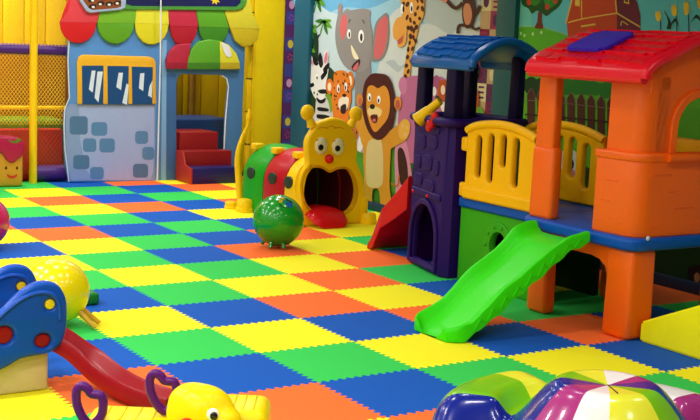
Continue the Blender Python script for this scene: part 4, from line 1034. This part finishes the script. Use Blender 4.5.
sd = thing('soft_play_dome', (AP.x, AP.y, 0), 'shiny padded dome of rainbow vinyl wedges in the right foreground', 'soft play seat')
obj('vinyl_cover', dm, [mat('vinyl_' + c, c, .2, .1, 9, .3, .05, .3) for c in pal], sd, 60)
obj('seam', tube(BM(), [(AP.x + t * math.cos(e1 - 1.536), AP.y + t * math.sin(e1 - 1.536), hz(t, -88) + .001) for t in (.0, .05, .1, .15)], .0025, 6), mat('gloss_black', '#0a0a0a', .2), sd)['label'] = 'dark seam'

# ------------------------------------------------------------------ blue toy slide (left foreground)
bs = thing('toddler_slide', (-2.55, -2.4, 0), 'small toddler slide with blue side panels, red chute and beige base', 'slide')
bl_ = plast('plastic_cobalt', '#0a4cb4', .33); rd_ = plast('plastic_chute_red', '#960615', .3)
fa = fx(0)
def side(y, dx=0):
    f = fy(y); base = fy(-2.6)
    P = lambda L: [base.px(*q) for q in L]
    out = catmull(P([(-60, 375), (-45, 340), (-20, 322), (0, 309), (12, 297), (24, 287), (39, 280.5), (54, 282.5), (62, 292), (65, 304), (64.5, 325), (60, 341), (52, 349), (42, 353), (30, 355), (18, 358), (8, 364), (0, 368), (-20, 378), (-45, 385)]), True, 4)
    dot = ell(*base.px(47.8, 303), .024, .024); h1 = ell(*base.px(41, 339.5), .038, .034); h2 = ell(*base.px(2, 334), .045, .042)
    b = sheet(BM(), f, [out, dot, h1, h2], -.04, .02, .022, 0, 3)
    rid = catmull(P([(-10, 322), (5, 308), (20, 297), (36, 291), (50, 293), (56, 302), (57, 318)]), False, 5)
    tube(b, [(x, y - .018, z) for x, z in rid], .012, 8)
    o = obj('side_panel', b, bl_, bs, 45)
    obj('yellow_dot', sheet(BM(), f, [dot], -.03, .016, .008), plast('plastic_dot_yellow', '#f2d21a'), o)
    obj('red_insert', sheet(BM(), f, [h1], -.03, .004, .008), rd_, o); obj('red_insert', sheet(BM(), f, [h2], -.03, .004, .008), rd_, o)
side(-2.62); side(-2.20)
obj('base', box(BM(), -2.95, -2.415, -2.585, -2.24, 0, .215, .015, 3), mat('plastic_beige', '#c9b98a', .5, .1, 30), bs)['label'] = 'beige base'
ch = BM(); rows = []
cpath = catmull([(-2.44, -2.44, .28), (-2.34, -2.56, .22), (-2.25, -2.65, .148), (-2.19, -2.78, .088), (-2.13, -2.93, .056), (-2.07, -3.07, .045), (-2.03, -3.14, .042)], False, 6)
for i, p in enumerate(cpath):
    a_, b_ = Vector(cpath[max(i - 1, 0)]), Vector(cpath[min(i + 1, len(cpath) - 1)]); d = (b_ - a_).normalized(); n = Vector((0, 0, 1)).cross(d).normalized(); up = d.cross(n)
    hw = .072
    sec = [(-hw, -.035), (-hw, .03), (-hw + .012, .042), (-hw + .03, .03), (-hw + .05, .0), (0, -.012), (hw - .05, .0), (hw - .03, .03), (hw - .012, .042), (hw, .03), (hw, -.035)]
    rows.append([ch.verts.new(Vector(p) + n * s_ + up * h) for s_, h in sec])
M = len(rows[0])
for A, B in zip(rows, rows[1:]):
    for k in range(M): ch.faces.new((A[k], A[(k + 1) % M], B[(k + 1) % M], B[k]))
ch.faces.new(rows[0][::-1]); ch.faces.new(rows[-1]); bmesh.ops.recalc_face_normals(ch, faces=ch.faces[:])
obj('chute', ch, rd_, bs, 50)['label'] = 'red chute'
gb = at(91, 305, 2, 0)
tag(obj('toy_block', box(BM(), gb.x - .08, gb.x + .05, gb.y - .02, gb.y + .12, 0, .075, .02, 3), plast('plastic_deep_green', '#137a2a'), None, 40, (gb.x, gb.y, 0)), 'small green toy block half hidden behind the yellow ball', 'toy block')

# ------------------------------------------------------------------ duck rocker
du = thing('duck_rocker', (-2.25, -3.88, 0), 'yellow duck rocking toy with purple loop handles at the bottom edge', 'rocking toy')
yd = plast('plastic_duck_yellow', '#ffdc00', .3); vp = plast('plastic_plum', '#56126e', .28)
axd = (CR[0] * 1.0); axd.z = 0; axd.normalize(); pep = Vector((-axd.y, axd.x, 0))     # axd: along the toy, pep: across, away from the viewer
hc = at(201, 407, 2, .26)
def L(a_, p_, z): return hc + axd * a_ + pep * p_ + Vector((0, 0, z - hc.z))
zr_ = Matrix.Rotation(math.atan2(axd.y, axd.x), 4, 'Z')
b = BM(); ball(b, L(0, 0, .235), .135, 1, .75, .86, seg=32, rot=zr_); ball(b, L(-.03, .0, .27), .10, 1, .85, .86, seg=28, rot=zr_)
ball(b, L(.09, -.04, .225), .075, 1, .9, .7, seg=24, rot=zr_)
tb2 = BM(); 
head_o = obj('head', b, yd, du, 70)
mdf = head_o.modifiers.new('remesh', 'REMESH'); mdf.mode = 'VOXEL'; mdf.voxel_size = .012; mdf.use_smooth_shade = True
sm_ = head_o.modifiers.new('smooth', 'SMOOTH'); sm_.iterations = 12; sm_.factor = .5
ey = at(214, 411, 2, .26); vd = (CC - ey).normalized()
e_ = obj('eye', ball(BM(), L(.056, -.092, .262), .024, 1, .45, 1.05, rot=zr_), mat('eye_white', '#f2f2f2', .2), head_o)
obj('pupil', ball(BM(), L(.061, -.102, .259), .015, 1, .5, 1.1, rot=zr_), mat('gloss_black', '#0a0a0a', .2), e_)
obj('cheek', ball(BM(), L(-.04, -.098, .215), .034, 1, .35, .9, rot=zr_), plast('plastic_red', '#d2151a', .25), head_o)['label'] = 'red cheek'
b = BM(); ball(b, L(.14, -.06, .17), .05, 1.3, 1, .6, rot=zr_); obj('beak', b, plast('plastic_beak', '#f09a10'), head_o)
def pad(a0, a1, p0, p1, z0, z1, name):
    b = BM(); t = BM(); box(t, a0, a1, p0, p1, z0, z1, .045, 4)
    n_ = 4
    for k in range(n_): box(t, a0 + (a1 - a0) * (.2 + .17 * k), a0 + (a1 - a0) * (.2 + .17 * k) + .012, p0 + .05, p1 - .05, z1 - .006, z1 + .005, .003)
    mm = Matrix.Translation(Vector((hc.x, hc.y, 0))) @ zr_
    bmesh.ops.transform(t, matrix=mm, verts=t.verts); join(b, t); return obj(name, b, yd, du, 50)
pad(.02, .255, .02, .30, .06, .235, 'seat'); pad(-.46, -.10, -.02, .24, .06, .185, 'seat')
bb = BM(); t = BM(); 
for s_ in (-1, 1): 
    sheet(t, Frame((0, s_ * .11 - .015, 0), (1, 0, 0), (0, 0, 1)), [catmull([(-.46, .13), (-.4, .05), (-.2, .0), (0, .0), (.15, .05), (.22, .13), (.1, .16), (-.3, .15)], True, 5)], -.02, .02, .012)
bmesh.ops.transform(t, matrix=Matrix.Translation(Vector((hc.x, hc.y, 0)) + pep * .1) @ zr_, verts=t.verts); join(bb, t)
obj('rocker', bb, yd, du, 50)
def handle(a_, p_, z, tilt, sc):
    heart = [(-.0, .0), (-.032, .03), (-.052, .085), (-.05, .135), (-.03, .155), (-.01, .145), (.004, .125), (.02, .12), (.042, .115), (.05, .085), (.04, .035)]
    pts = catmull([(x * sc, 0, y_ * sc) for x, y_ in heart], True, 4)
    c_, s_ = math.cos(tilt), math.sin(tilt); o = []
    for x, _, y_ in pts: o.append(tuple(L(a_ + x * c_ - y_ * s_, p_ + .02 * 0, z + x * s_ + y_ * c_)))
    h = obj('handle', tube(BM(), o, .018, 10, True), vp, du, 60)
    h['label'] = 'purple heart shaped loop handle'
handle(-.425, .02, .165, .05, 1.0); handle(-.15, .10, .205, .1, 1.0)

# ------------------------------------------------------------------ light
def lamp(x, y, e, size=.32, z=3.06, col=(1, .97, .94)):
    ld = bpy.data.lights.new('ceiling_and_fill_light', 'AREA'); ld.shape = 'DISK'; ld.size = size; ld.energy = e; ld.color = col; ld.spread = math.radians(155)
    o = bpy.data.objects.new('ceiling_and_fill_light', ld); o.location = (x, y, z); COL.objects.link(o)
for x, e in ((-4.8, 40), (-3.3, 22), (-1.8, 9), (-.5, 8)):
    for y in (-6.5, -4.6, -2.7, -.8, 1.1, 3.0): lamp(x, y, e if y < 2 else e * 1.1)
lamp(.6, 3.4, 16); lamp(-.6, 3.6, 14); lamp(.9, 1.6, 12); lamp(1.2, -.6, 6); lamp(1.0, -4.6, 8); lamp(1.7, 2.6, 16)  # unseen lamps added to brighten the shop front and mural
lamp(1.9, 5.4, 16); lamp(-.6, 5.4, 45); lamp(2.2, 3.7, 22)  # added fill with no visible source, for net interior and yellow pillar
w = bpy.data.worlds.new('world'); S.world = w; w.use_nodes = True
w.node_tree.nodes['Background'].inputs[0].default_value = (.5, .55, .6, 1); w.node_tree.nodes['Background'].inputs[1].default_value = .3
S.view_settings.view_transform = 'Standard'; S.view_settings.look = 'None'; S.view_settings.gamma = 1; S.view_settings.use_curve_mapping = False
S.view_settings.exposure = .03
